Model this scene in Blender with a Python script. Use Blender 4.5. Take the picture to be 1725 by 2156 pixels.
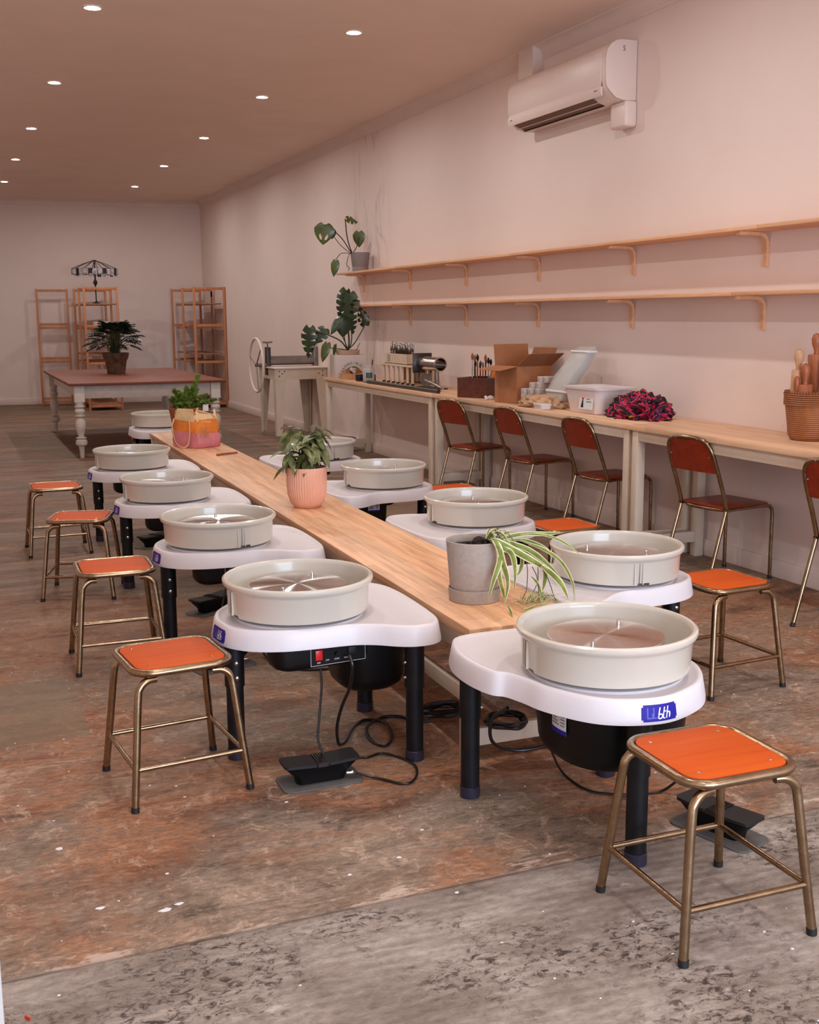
import bpy, bmesh, math, random
from mathutils import Vector, Matrix, Euler
from math import sin, cos, pi, radians, hypot, atan2
random.seed(7)
S = bpy.context.scene
for o in list(bpy.data.objects): bpy.data.objects.remove(o)
COL = S.collection

# ------------------------------------------------------------------ camera
F_PX, CAM_H, YAW, PITCH, ROLL = 2354.11, 1.57, .38889552, .17335863, -.00546601
cam = bpy.data.cameras.new('camera'); cam_o = bpy.data.objects.new('camera', cam); COL.objects.link(cam_o)
cam.sensor_fit = 'HORIZONTAL'; cam.sensor_width = 36; cam.lens = F_PX/1725*36; cam.clip_start = .02; cam.clip_end = 200
fw = Vector((sin(YAW)*cos(PITCH), cos(YAW)*cos(PITCH), -sin(PITCH))); rt = Vector((cos(YAW), -sin(YAW), 0)); up = rt.cross(fw)
r2 = cos(ROLL)*rt+sin(ROLL)*up; u2 = -sin(ROLL)*rt+cos(ROLL)*up
cam_o.matrix_world = Matrix(((r2.x,u2.x,-fw.x,0),(r2.y,u2.y,-fw.y,0),(r2.z,u2.z,-fw.z,CAM_H),(0,0,0,1)))
S.camera = cam_o

# ------------------------------------------------------------------ light and exposure
S.view_settings.view_transform = 'Standard'; S.view_settings.look = 'None'
S.view_settings.gamma = 1; S.view_settings.use_curve_mapping = False
S.view_settings.exposure = 0.0
try:
    S.cycles.sample_clamp_indirect = 4; S.cycles.caustics_reflective = False; S.cycles.caustics_refractive = False
    S.cycles.max_bounces = 8; S.cycles.diffuse_bounces = 5
except Exception: pass
LAMP_STRENGTH = 920.0
LAMP_COLOR = (1.0, .97, .95)
DAY_POWER = 370.0
W = bpy.data.worlds.new('world'); S.world = W; W.use_nodes = True
W.node_tree.nodes['Background'].inputs[0].default_value = (.62,.74,1,1); W.node_tree.nodes['Background'].inputs[1].default_value = .5
day = bpy.data.lights.new('daylight', 'AREA'); day.shape = 'RECTANGLE'; day.size = 3.8; day.size_y = 2.5; day.energy = DAY_POWER; day.color = (.62,.78,1)
day_o = bpy.data.objects.new('daylight', day); COL.objects.link(day_o); day_o.location = (2.1,-3.25,1.45); day_o.rotation_euler = (radians(90),0,0)
day_o['kind'] = 'structure'

# ------------------------------------------------------------------ node helpers
def lin(c):
    f = lambda v: v/12.92 if v <= .04045 else ((v+.055)/1.055)**2.4
    return (f(c[0]/255), f(c[1]/255), f(c[2]/255), 1)
class N:
    def __init__(s, name):
        s.m = bpy.data.materials.new(name); s.m.use_nodes = True; s.t = s.m.node_tree; s.b = s.t.nodes['Principled BSDF']
        s.tc = s.new('ShaderNodeTexCoord'); s.obj = s.tc.outputs['Object']
    def new(s, k, **kw):
        n = s.t.nodes.new(k)
        for a, v in kw.items(): setattr(n, a, v)
        return n
    def link(s, a, b): s.t.links.new(a, b)
    def put(s, sock, v):
        if isinstance(v, bpy.types.NodeSocket): s.link(v, sock)
        else: sock.default_value = v
    def map(s, v, sc=(1,1,1), rot=(0,0,0), loc=(0,0,0)):
        n = s.new('ShaderNodeMapping'); s.link(v, n.inputs[0]); n.inputs['Scale'].default_value = sc; n.inputs['Rotation'].default_value = rot; n.inputs['Location'].default_value = loc
        return n.outputs[0]
    def noise(s, v, sc, det=4, ro=.5, dist=0, col=False):
        n = s.new('ShaderNodeTexNoise'); s.link(v, n.inputs['Vector']); n.inputs['Scale'].default_value = sc; n.inputs['Detail'].default_value = det
        n.inputs['Roughness'].default_value = ro; n.inputs['Distortion'].default_value = dist
        return n.outputs['Color' if col else 'Fac']
    def vor(s, v, sc, out='Distance', rnd=1):
        n = s.new('ShaderNodeTexVoronoi'); s.link(v, n.inputs['Vector']); n.inputs['Scale'].default_value = sc; n.inputs['Randomness'].default_value = rnd
        return n.outputs[out]
    def wave(s, v, sc, dist=0, det=2, dirn='X', prof='SIN'):
        n = s.new('ShaderNodeTexWave', bands_direction=dirn, wave_profile=prof); s.link(v, n.inputs[0]); n.inputs['Scale'].default_value = sc; n.inputs['Distortion'].default_value = dist; n.inputs['Detail'].default_value = det
        return n.outputs['Fac']
    def ramp(s, f, stops, interp='LINEAR'):
        n = s.new('ShaderNodeValToRGB'); s.link(f, n.inputs[0]); e = n.color_ramp.elements; n.color_ramp.interpolation = interp
        while len(e) < len(stops): e.new(.5)
        for i, (p, c) in enumerate(stops):
            e[i].position = p; e[i].color = c if not isinstance(c, (int, float)) else (c, c, c, 1)
        return n.outputs[0]
    def mix(s, f, a, b, blend='MIX'):
        n = s.new('ShaderNodeMix', data_type='RGBA', blend_type=blend); s.put(n.inputs[0], f); s.put(n.inputs[6], a); s.put(n.inputs[7], b)
        return n.outputs[2]
    def math(s, op, a, b=0.0, clamp=False):
        n = s.new('ShaderNodeMath', operation=op, use_clamp=clamp); s.put(n.inputs[0], a); s.put(n.inputs[1], b); return n.outputs[0]
    def sep(s, v):
        n = s.new('ShaderNodeSeparateXYZ'); s.link(v, n.inputs[0]); return n.outputs
    def bump(s, h, st=.1, d=.01):
        n = s.new('ShaderNodeBump'); s.link(h, n.inputs['Height']); n.inputs['Strength'].default_value = st; n.inputs['Distance'].default_value = d; s.link(n.outputs[0], s.b.inputs['Normal'])
    def set(s, **kw):
        names = dict(color='Base Color', rough='Roughness', metal='Metallic', emit='Emission Color', estr='Emission Strength', alpha='Alpha', trans='Transmission Weight', coat='Coat Weight', crough='Coat Roughness', aniso='Anisotropic', spec='Specular IOR Level', sub='Subsurface Weight', sheen='Sheen Weight', ior='IOR')
        for k, v in kw.items(): s.put(s.b.inputs[names[k]], v)
        return s.m
def plain(name, rgb, rough=.5, metal=0, var=.06, sc=30, bump=0, bsc=60, **kw):
    n = N(name); c = lin(rgb)
    if var:
        d = tuple(max(0, x*(1-var*2.5)) for x in c[:3])+(1,); l = tuple(min(1, x*(1+var)) for x in c[:3])+(1,)
        f = n.noise(n.obj, sc, 5, .6); col = n.ramp(f, [(.3, d), (.7, l)])
    else: col = c
    if bump: n.bump(n.noise(n.obj, bsc, 4), bump, .004)
    return n.set(color=col, rough=rough, metal=metal, **kw)
def wood(name, a, b, axis='Y', rough=.5, staves=0, sw=.045, sl=.5, knots=False, fine=1.0, coat=0):
    n = N(name); rot = {'Y': (0,0,0), 'X': (0,0,pi/2), 'Z': (pi/2,0,0)}[axis]
    v = n.map(n.obj, rot=rot)
    vs = n.map(v, sc=(1,.06,1)); g = n.noise(vs, 55*fine, 6, .6, .6); g2 = n.noise(vs, 9*fine, 3, .5, 1.5)
    f = n.math('ADD', n.math('MULTIPLY', g, .55), n.math('MULTIPLY', g2, .45))
    col = n.ramp(f, [(.34, lin(b)), (.5, lin([(p*2+q)/3 for p, q in zip(a, b)])), (.66, lin(a))])
    if staves:
        br = n.new('ShaderNodeTexBrick'); br.offset = .37; n.link(n.map(v, rot=(0,0,pi/2)), br.inputs['Vector'])
        br.inputs['Scale'].default_value = 1; br.inputs['Brick Width'].default_value = sl; br.inputs['Row Height'].default_value = sw; br.inputs['Mortar Size'].default_value = .0006
        br.inputs['Color1'].default_value = (.80,.80,.80,1); br.inputs['Color2'].default_value = (1.12,1.10,1.08,1); br.inputs['Mortar'].default_value = (.62,.58,.55,1)
        col = n.mix(.75, col, br.outputs[0], 'MULTIPLY')
    if knots:
        k = n.vor(n.map(v, sc=(3,1.1,3)), 2.2); col = n.mix(n.ramp(k, [(.0, 1.0), (.07, 0.0)]), col, lin([c*.45 for c in b]))
    n.bump(g, .05, .002)
    return n.set(color=col, rough=rough, coat=coat, crough=.2)

# ------------------------------------------------------------------ geometry helpers
class G:
    def __init__(s): s.v = []; s.f = []; s.uv = {}
    def add(s, vs, fs):
        o = len(s.v); s.v += [tuple(p) for p in vs]; s.f += [tuple(i+o for i in f) for f in fs]; return o
    def box(s, c, d, rz=0, rot=None):
        m = Euler(rot or (0,0,rz)).to_matrix(); h = Vector(d)/2; c = Vector(c)
        vs = [c+m@Vector((x*h.x, y*h.y, z*h.z)) for z in (-1,1) for x, y in ((-1,-1),(1,-1),(1,1),(-1,1))]
        s.add(vs, [(3,2,1,0),(4,5,6,7),(0,1,5,4),(1,2,6,5),(2,3,7,6),(3,0,4,7)]); return s
    def tube(s, pts, r, n=10, closed=False, cap=True):
        P = [Vector(p) for p in pts]; k = len(P); rr = r if isinstance(r, (list, tuple)) else [r]*k
        T = []
        for i in range(k):
            a = P[(i-1) % k] if (closed or i > 0) else P[i]; b = P[(i+1) % k] if (closed or i < k-1) else P[i]
            T.append((b-a).normalized())
        nrm = T[0].orthogonal().normalized()
        if abs(T[0].z) < .95: nrm = Vector((0,0,1)).cross(T[0]).normalized()
        vs = []
        for i in range(k):
            nrm = (nrm-T[i]*nrm.dot(T[i])).normalized(); bi = T[i].cross(nrm)
            vs += [P[i]+(nrm*cos(2*pi*j/n)+bi*sin(2*pi*j/n))*rr[i] for j in range(n)]
        fs = []
        for i in range(k if closed else k-1):
            a = i*n; b = ((i+1) % k)*n
            fs += [(a+j, a+(j+1) % n, b+(j+1) % n, b+j) for j in range(n)]
        if not closed and cap: fs += [tuple(range(n-1, -1, -1)), tuple((k-1)*n+j for j in range(n))]
        s.add(vs, fs); return s
    def cyl(s, a, b, r, r2=None, n=20): return s.tube([a, b], [r, r if r2 is None else r2], n)
    def lathe(s, prof, c=(0,0,0), n=48, capb=False, capt=False, skip=None, sx=1, sy=1, m=None):
        vs = []
        for (r, z) in prof: vs += [Vector((r*cos(2*pi*j/n)*sx, r*sin(2*pi*j/n)*sy, z)) for j in range(n)]
        if m is not None: vs = [m@v for v in vs]
        vs = [v+Vector(c) for v in vs]; fs = []
        for i in range(len(prof)-1):
            for j in range(n):
                if skip and skip(i, j): continue
                fs.append((i*n+j, i*n+(j+1) % n, (i+1)*n+(j+1) % n, (i+1)*n+j))
        if capb: fs.append(tuple(range(n-1, -1, -1)))
        if capt: fs.append(tuple((len(prof)-1)*n+j for j in range(n)))
        s.add(vs, fs); return s
    def loft(s, rings, capb=True, capt=True):
        n = len(rings[0]); vs = [p for r in rings for p in r]; fs = []
        for i in range(len(rings)-1):
            fs += [(i*n+j, i*n+(j+1) % n, (i+1)*n+(j+1) % n, (i+1)*n+j) for j in range(n)]
        if capb: fs.append(tuple(range(n-1, -1, -1)))
        if capt: fs.append(tuple((len(rings)-1)*n+j for j in range(n)))
        s.add(vs, fs); return s
    def prism(s, ol, z0, z1): return s.loft([[(x,y,z0) for x, y in ol], [(x,y,z1) for x, y in ol]])
    def ball(s, c, r, n=12, sz=1, sx=1, sy=1):
        k = n//2; return s.lathe([(max(1e-4, r*sin(pi*i/k)), -r*cos(pi*i/k)*sz) for i in range(k+1)], c, n, sx=sx, sy=sy)
    def ribbon(s, pts, w, side=None, fold=0, uv=True):
        P = [Vector(p) for p in pts]; k = len(P); vs = []; o = len(s.v)
        for i in range(k):
            t = (P[min(k-1, i+1)]-P[max(0, i-1)]).normalized(); sd = Vector(side) if side else t.cross(Vector((0,0,1)))
            sd = (sd-t*sd.dot(t)); sd = sd.normalized() if sd.length > 1e-5 else t.orthogonal().normalized()
            up_ = sd.cross(t); ww = w[i] if isinstance(w, (list, tuple)) else w
            for q in (-1,-.5,0,.5,1): vs.append(P[i]+sd*ww*q+up_*fold*ww*abs(q))
        fs = [(i*5+j, i*5+j+1, (i+1)*5+j+1, (i+1)*5+j) for i in range(k-1) for j in range(4)]
        s.add(vs, fs)
        for i in range(k):
            for j in range(5): s.uv[o+i*5+j] = (j/4, i/(k-1))
        return s
def cat(pts, k=6, closed=False):
    P = [Vector(p) for p in pts]; n = len(P); out = []
    for i in range(n if closed else n-1):
        if closed: a, b, c, d = P[(i-1) % n], P[i], P[(i+1) % n], P[(i+2) % n]
        else: b, c = P[i], P[i+1]; a = P[i-1] if i else b*2-c; d = P[i+2] if i+2 < n else c*2-b
        for j in range(k):
            t = j/k; out.append(.5*((2*b)+(c-a)*t+(2*a-5*b+4*c-d)*t*t+(3*b-a-3*c+d)*t*t*t))
    if not closed: out.append(P[-1])
    return out
def cat2(pts, k=5): return [(p.x, p.y) for p in cat([(x,y,0) for x, y in pts], k, True)]
def offset(ol, d):
    n = len(ol); out = []
    for i in range(n):
        a, b = ol[i-1], ol[(i+1) % n]; tx, ty = b[0]-a[0], b[1]-a[1]; l = hypot(tx, ty) or 1
        out.append((ol[i][0]+ty/l*d, ol[i][1]-tx/l*d))
    return out
def rrect(w, d, r, k=5, cx=0, cy=0):
    out = []
    for sx, sy, a0 in ((1,1,0),(-1,1,90),(-1,-1,180),(1,-1,270)):
        for i in range(k+1):
            a = radians(a0+90*i/k); out.append((cx+sx*(w/2-r)+r*cos(a), cy+sy*(d/2-r)+r*sin(a)))
    return out
def link(name, me, parent=None):
    o = bpy.data.objects.new(name, me); COL.objects.link(o)
    if parent: o.parent = parent
    return o
def build(name, g, mat, parent=None, bevel=0, sharp=35, seg=2, smooth=True, solid=0, subd=0):
    me = bpy.data.meshes.new(name); me.from_pydata([tuple(p) for p in g.v], [], g.f); me.update()
    if g.uv:
        l = me.uv_layers.new(name='uv')
        for lp in me.loops: l.data[lp.index].uv = g.uv.get(lp.vertex_index, (0,0))
    bm = bmesh.new(); bm.from_mesh(me)
    if not g.uv: bmesh.ops.remove_doubles(bm, verts=bm.verts, dist=1e-6)
    bmesh.ops.recalc_face_normals(bm, faces=bm.faces)
    if solid: bmesh.ops.solidify(bm, geom=list(bm.faces), thickness=solid)
    if bevel:
        es = [e for e in bm.edges if len(e.link_faces) == 2 and e.calc_face_angle(0) > radians(30)]
        bmesh.ops.bevel(bm, geom=es, offset=bevel, segments=seg, profile=.5, affect='EDGES', clamp_overlap=True)
    bm.to_mesh(me); bm.free()
    if smooth:
        me.polygons.foreach_set('use_smooth', [True]*len(me.polygons)); me.set_sharp_from_angle(angle=radians(sharp))
    me.materials.append(mat); return link(name, me, parent)
def empty(name, label, cat_, loc=(0,0,0), rz=0, group=None):
    o = bpy.data.objects.new(name, None); COL.objects.link(o); o.empty_display_size = .1
    o.location = loc; o.rotation_euler = (0,0,rz); return tag(o, label, cat_, group)
def tag(o, label, cat_, group=None, kind=None):
    o['label'] = label; o['category'] = cat_
    if group: o['group'] = group
    if kind: o['kind'] = kind
    return o
def struct(name, g, m, **kw): o = build(name, g, m, **kw); o['kind'] = 'structure'; return o
def kids(o): return [c for c in bpy.data.objects if c.parent == o]
def copy_tree(o, parent=None):
    c = o.copy(); COL.objects.link(c); c.parent = parent
    for ch in kids(o): copy_tree(ch, c)
    return c
def place(o, loc, rz, label, group=None):
    o.location = loc; o.rotation_euler = (0,0,rz); o['label'] = label
    if group: o['group'] = group
    return o
def text_mesh(name, s, size, mat, parent, M, ext=.0004, shear=0, align='CENTER', kern=1.0):
    cu = bpy.data.curves.new(name, 'FONT'); cu.body = s; cu.size = size; cu.extrude = ext; cu.shear = shear; cu.align_x = align; cu.align_y = 'CENTER'; cu.space_character = kern; cu.resolution_u = 3
    t = bpy.data.objects.new(name, cu); COL.objects.link(t); bpy.context.view_layer.update()
    me = bpy.data.meshes.new_from_object(t.evaluated_get(bpy.context.evaluated_depsgraph_get())); bpy.data.objects.remove(t); bpy.data.curves.remove(cu)
    me.transform(M); me.materials.clear(); me.materials.append(mat); me.name = name
    return link(name, me, parent)
def frame_m(o, x, y):
    x = Vector(x).normalized(); y = Vector(y); y = (y-x*y.dot(x)).normalized(); z = x.cross(y)
    return Matrix(((x.x,y.x,z.x,o[0]),(x.y,y.y,z.y,o[1]),(x.z,y.z,z.z,o[2]),(0,0,0,1)))

# ------------------------------------------------------------------ materials
M = {}
n = N('wall_paint'); c = n.ramp(n.noise(n.obj, .7, 4, .6), [(.3, lin((226,207,197))), (.7, lin((234,216,207)))])
sx, sy, sz = n.sep(n.obj)
sm = n.noise(n.map(n.obj, sc=(1,2.2,.55), rot=(.35,0,0)), 3.2, 6, .7, .8)
near = n.math('MULTIPLY', n.ramp(sm, [(.52, 0.0), (.66, 1.0)]), n.ramp(n.math('ABSOLUTE', n.math('SUBTRACT', sy, 12.3)), [(.25, .55), (.75, 0.0)]))
c = n.mix(n.math('MULTIPLY', near, n.ramp(sz, [(.0, 1.0), (.99, 1.0)])), c, lin((176,150,134)))
n.bump(n.noise(n.obj, 60, 3), .05, .003); M['wall'] = n.set(color=c, rough=.75)
M['ceiling'] = plain('ceiling_paint', (236,212,196), .8, var=.02, sc=2)
M['trim'] = plain('trim_paint', (228,208,196), .6, var=.02, sc=3)
M['jamb'] = plain('jamb_paint', (205,200,196), .6, var=.02, sc=3)

# floor: stripped concrete with glue and rust stains; a greyer ribbed strip at the front
n = N('stained_concrete'); P0 = n.obj; sx, sy, sz = n.sep(P0)
warp = n.noise(P0, 1.1, 3, .5, 0, True); Pw = n.mix(.10, P0, warp, 'ADD')
st = n.map(Pw, sc=(.7,1.7,1), rot=(0,0,.16))
n1 = n.noise(st, 1.5, 12, .70, .4); n2 = n.noise(n.map(st, loc=(5,3,0)), 3.4, 12, .74, .7); n3 = n.noise(n.map(P0, sc=(1,2.2,1), rot=(0,0,.25)), 26, 8, .8, .5); n4 = n.noise(n.map(P0, sc=(1.3,1,1), rot=(0,0,-.5), loc=(3,1,0)), 9, 10, .78, .8)
col = n.ramp(n1, [(.34, lin((92,62,46))), (.44, lin((136,92,66))), (.50, lin((166,118,86))), (.57, lin((150,116,92))), (.66, lin((190,156,128)))])
grey = n.ramp(n.noise(n.map(P0, loc=(9,1,0)), .95, 10, .68, .5), [(.46, 0.0), (.57, .85)])
col = n.mix(grey, col, n.ramp(n2, [(.34, lin((98,86,74))), (.5, lin((136,120,104))), (.66, lin((172,156,140)))]))
rust = n.ramp(n2, [(.54, 0.0), (.60, .6)]); col = n.mix(n.math('MULTIPLY', rust, n.math('SUBTRACT', 1.0, grey)), col, lin((140,78,40)))
dark = n.ramp(n.noise(n.map(st, loc=(2,8,0)), 3.6, 12, .76, .6), [(.57, 0.0), (.66, .7)]); col = n.mix(dark, col, lin((66,50,42)))
pl_ = n.ramp(n4, [(.54, 0.0), (.62, .6)]); col = n.mix(pl_, col, lin((196,168,144)))
col = n.mix(.8, col, n.ramp(n3, [(.30, (.32,.30,.29,1)), (.5, (.95,.94,.93,1)), (.70, (1.7,1.66,1.6,1))]), 'MULTIPLY')
# far end: flatter, duller brown-grey
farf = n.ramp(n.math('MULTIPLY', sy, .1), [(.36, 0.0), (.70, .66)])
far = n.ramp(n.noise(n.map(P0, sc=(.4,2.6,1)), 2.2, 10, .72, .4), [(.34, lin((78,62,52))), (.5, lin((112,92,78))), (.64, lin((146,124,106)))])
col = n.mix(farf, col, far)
# pale scraped paint spots
wspot = n.ramp(n.noise(n.map(P0, sc=(1,1.5,1), loc=(3,3,0)), 3.4, 12, .8, .3), [(.655, 0.0), (.68, .75)]); col = n.mix(wspot, col, lin((208,190,176)))
# greenish grey patch at left
inx = n.math('LESS_THAN', sx, .41); iny = n.math('MULTIPLY', n.math('GREATER_THAN', sy, 4.22), n.math('LESS_THAN', sy, 4.98))
col = n.mix(n.math('MULTIPLY', n.math('MULTIPLY', inx, iny), .7), col, n.ramp(n2, [(.3, lin((110,92,72))), (.7, lin((144,124,100)))]))
# front strip
edge = n.math('ADD', sy, n.math('MULTIPLY', n.math('SUBTRACT', n.noise(P0, 2.2, 6, .7), .5), .05))
fr = n.ramp(n.math('SUBTRACT', edge, 2.16), [(.46, 1.0), (.50, 0.0)])
rib = n.wave(n.map(P0, rot=(0,0,.05)), 8.5, 3.0, 3, 'Y')
fc = n.ramp(n.noise(n.map(P0, sc=(.8,1.5,1)), 2.4, 12, .72, .4), [(.34, lin((118,104,92))), (.5, lin((150,137,126))), (.66, lin((180,169,158)))])
fc = n.mix(.22, fc, n.ramp(rib, [(.2, (.72,.70,.69,1)), (.7, (1.12,1.1,1.1,1))]), 'MULTIPLY')
bl = n.math('MULTIPLY', n.ramp(n.noise(n.map(P0, sc=(1,1.5,1)), 30, 8, .8, .7), [(.50, 0.0), (.58, 1.0)]), n.ramp(n.noise(n.map(P0, loc=(4,0,0)), 2.6, 5, .6), [(.44, 0.0), (.56, .95)]))
fc = n.mix(bl, fc, lin((62,50,44))); fc = n.mix(.7, fc, n.ramp(n3, [(.30, (.45,.44,.43,1)), (.5, (.98,.98,.98,1)), (.70, (1.4,1.38,1.36,1))]), 'MULTIPLY')
fc = n.mix(n.ramp(n.noise(n.map(P0, sc=(1,2,1), loc=(7,2,0)), 4, 12, .78), [(.63, 0.0), (.66, .6)]), fc, lin((210,198,190)))
col = n.mix(fr, col, fc)
jl = n.math('ABSOLUTE', n.math('SUBTRACT', sy, 2.635)); col = n.mix(n.ramp(jl, [(.002, .75), (.006, 0.0)]), col, lin((70,54,46)))
pale = n.math('MULTIPLY', n.ramp(n.math('ABSOLUTE', n.math('SUBTRACT', sy, 2.67)), [(.022, 1.0), (.04, 0.0)]), n.ramp(n.noise(n.map(P0, sc=(1,3,1)), 3.2, 9, .75), [(.51, 0.0), (.55, .75)]))
col = n.mix(pale, col, lin((206,184,166)))
n.bump(n.math('ADD', n3, n.math('MULTIPLY', n.math('MULTIPLY', rib, fr), .8)), .25, .006)
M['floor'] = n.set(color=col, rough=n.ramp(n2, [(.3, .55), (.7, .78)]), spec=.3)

M['wood_bench'] = wood('laminated_pine', (240,196,154), (196,136,92), 'Y', .42, 1, .042, .46, fine=.8)
M['wood_top'] = wood('worktop_pine', (236,198,162), (216,166,128), 'Y', .5, 1, .06, .7, fine=.8)
M['wood_shelf'] = wood('shelf_pine', (232,182,140), (208,152,110), 'Y', .5)
M['wood_rack'] = wood('rack_pine', (206,138,92), (172,102,64), 'Z', .5, knots=True)
M['wood_rack_y'] = wood('rack_shelf_pine', (180,122,88), (140,88,62), 'Y', .55)
M['wood_red'] = wood('red_stained_top', (140,74,46), (100,48,30), 'X', .6, 1, .12, 3)
M['ply'] = wood('orange_plywood', (204,86,6), (184,66,2), 'X', .6, fine=.7); M['ply'].node_tree.nodes['Principled BSDF'].inputs['Specular IOR Level'].default_value = .25
M['ply_red'] = wood('red_plywood', (150,48,16), (118,32,10), 'X', .36, fine=.7, coat=.15)
M['wood_dark'] = wood('dark_crate_wood', (104,46,26), (58,22,14), 'X', .4, coat=.3)
M['wood_pin'] = wood('rolling_pin_wood', (172,98,56), (130,62,34), 'Z', .4)
M['wood_pin2'] = wood('pale_pin_wood', (205,160,118), (176,128,90), 'Z', .45)
M['cream'] = plain('cream_paint', (216,196,174), .5, var=.03, sc=8)
M['white_paint'] = plain('worn_white_paint', (212,200,188), .5, var=.05, sc=14)
M['deck'] = plain('white_plastic_deck', (220,214,216), .38, var=.012, sc=5, bump=.03, bsc=300)
M['pan'] = plain('greige_plastic', (206,198,184), .22, var=.01, sc=4, coat=.3)
M['black'] = plain('black_plastic', (13,10,11), .42, var=.1, sc=20, spec=.25)
M['blackleg'] = plain('black_powdercoat', (18,16,20), .45, var=.25, sc=16, spec=.3)
M['cap'] = plain('dark_violet_cap', (40,34,52), .35, var=.1, sc=20)
M['cable'] = plain('black_cable', (22,18,18), .35, var=0)
M['blue'] = plain('blue_sticker', (36,26,146), .5, var=.02, spec=.25)
M['blue2'] = plain('pale_blue_print', (56,48,170), .35, var=0)
M['white'] = plain('white_print', (236,232,232), .4, var=0)
M['paper'] = plain('label_paper', (214,214,214), .55, var=.02)
M['ink'] = plain('grey_ink', (110,110,116), .6, var=0)
M['red'] = plain('red_switch', (190,30,26), .3, var=0, emit=lin((190,20,16)), estr=.25)
n = N('brass_tube'); M['brass'] = n.set(color=n.ramp(n.noise(n.obj, 14, 6, .7, .4), [(.3, lin((134,110,84))), (.55, lin((158,134,106))), (.75, lin((176,154,128)))]), rough=n.ramp(n.noise(n.obj, 30, 5), [(.3, .2), (.7, .30)]), metal=1.0)
M['rubber'] = plain('black_rubber', (20,17,16), .6, var=0)
M['chrome'] = plain('bright_steel', (208,204,200), .18, 1, var=.03)
M['steel'] = plain('brushed_steel', (150,146,142), .3, 1, var=.08, sc=12)
M['dsteel'] = plain('dark_steel', (84,78,76), .4, 1, var=.1, sc=12)
# turned aluminium wheel head: concentric machining marks, radial anisotropy
n = N('turned_aluminium'); tg = n.new('ShaderNodeTangent', direction_type='RADIAL', axis='Z'); n.link(tg.outputs[0], n.b.inputs['Tangent'])
px_, py_, pz_ = n.sep(n.obj); rad = n.math('SQRT', n.math('ADD', n.math('POWER', px_, 2.0), n.math('POWER', py_, 2.0)))
ring = n.ramp(n.math('FRACT', n.math('MULTIPLY', rad, 28.0)), [(.0, 1.0), (.035, 0.0), (.965, 0.0), (1.0, 1.0)])
M['head'] = n.set(color=n.mix(ring, n.ramp(n.noise(n.obj, 3, 3), [(.3, lin((232,228,224))), (.7, lin((240,237,234)))]), lin((255,255,255))), rough=.125, metal=1.0, aniso=1.0); n.b.inputs['Anisotropic Rotation'].default_value = .25
M['ac'] = plain('ac_white', (226,206,196), .4, var=.01)
M['acdark'] = plain('ac_vent', (104,74,60), .6, var=.02)
M['card'] = plain('cardboard', (176,116,76), .8, var=.04, sc=12, bump=.1, bsc=40)
M['card_in'] = plain('cardboard_inner', (150,96,62), .85, var=.05, sc=12)
M['boxwhite'] = plain('white_card', (206,190,180), .7, var=.03, sc=10)
M['green'] = plain('green_print', (70,100,62), .6, var=.02)
M['gpot'] = plain('grey_pot', (168,156,146), .8, var=.05, sc=60, bump=.1, bsc=120)
M['gpot2'] = plain('dull_grey_pot', (138,124,120), .75, var=.04, sc=30)
M['pink'] = plain('pink_ceramic', (238,180,152), .5, var=.03, sc=8)
M['terra'] = plain('terracotta', (158,96,62), .75, var=.07, sc=14)
M['tan'] = plain('beige_pot', (190,156,128), .7, var=.04, sc=14)
M['mossy'] = plain('mossy_clay_pot', (104,72,48), .75, var=.3, sc=14)
M['soil'] = plain('soil', (38,26,22), .95, var=.4, sc=60, bump=.6, bsc=90)
def leafmat(name, a, b, rough=.35, sc=8):
    n = N(name); return n.set(color=n.ramp(n.noise(n.obj, sc, 5, .6), [(.32, lin(a)), (.68, lin(b))]), rough=rough, spec=.5, coat=.15)
M['monst'] = leafmat('monstera_leaf', (22,34,18), (44,66,28))
M['monst2'] = leafmat('light_monstera_leaf', (52,62,22), (84,96,38))
M['stem'] = plain('green_stem', (70,74,40), .5, var=.15)
M['stemb'] = plain('brown_stem', (58,44,32), .6, var=.15)
M['xan'] = leafmat('dark_lobed_leaf', (22,30,20), (48,58,36))
M['fern'] = leafmat('fresh_green_foliage', (66,98,34), (156,178,82), .5, 22)
M['basil'] = leafmat('olive_leaf', (74,82,42), (136,140,88), .45, 14)
n = N('striped_leaf'); uvn = n.new('ShaderNodeUVMap'); ux, uy, uz = n.sep(uvn.outputs[0]); ed = n.math('ABSOLUTE', n.math('SUBTRACT', ux, .5))
M['spider'] = n.set(color=n.mix(n.ramp(ed, [(.30, 0.0), (.38, 1.0)]), n.ramp(n.noise(n.obj, 20, 3), [(.3, lin((96,112,44))), (.7, lin((142,158,72)))]), lin((226,218,176))), rough=.45)
M['orange'] = plain('orange_cloth', (240,140,58), .85, var=.06, sc=20, bump=.2, bsc=30)
M['pinkc'] = plain('pink_cloth', (226,140,148), .85, var=.05, sc=20, bump=.2, bsc=30)
M['creamc'] = plain('cream_cloth', (234,200,150), .85, var=.05, sc=20)
M['beigec'] = plain('beige_cloth', (198,160,124), .9, var=.06, sc=14, bump=.3, bsc=20)
n = N('floral_fabric'); v = n.vor(n.map(n.obj, sc=(1,1,1)), 15, 'Color'); nn = n.noise(n.obj, 6.5, 3, .5, 2.2)
M['scarf'] = n.set(color=n.ramp(nn, [(.30, lin((206,120,36))), (.34, lin((20,8,18))), (.49, lin((26,8,22))), (.505, lin((190,26,70))), (.55, lin((224,60,96))), (.565, lin((22,8,22))), (.63, lin((30,10,26))), (.65, lin((120,40,112))), (.74, lin((200,110,60)))]), rough=.8)
n = N('woven_wicker'); wx = n.wave(n.map(n.obj, rot=(0,0,0)), 28, .6, 2, 'Z'); nz = n.noise(n.map(n.obj, sc=(1,1,.4)), 24, 4)
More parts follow.
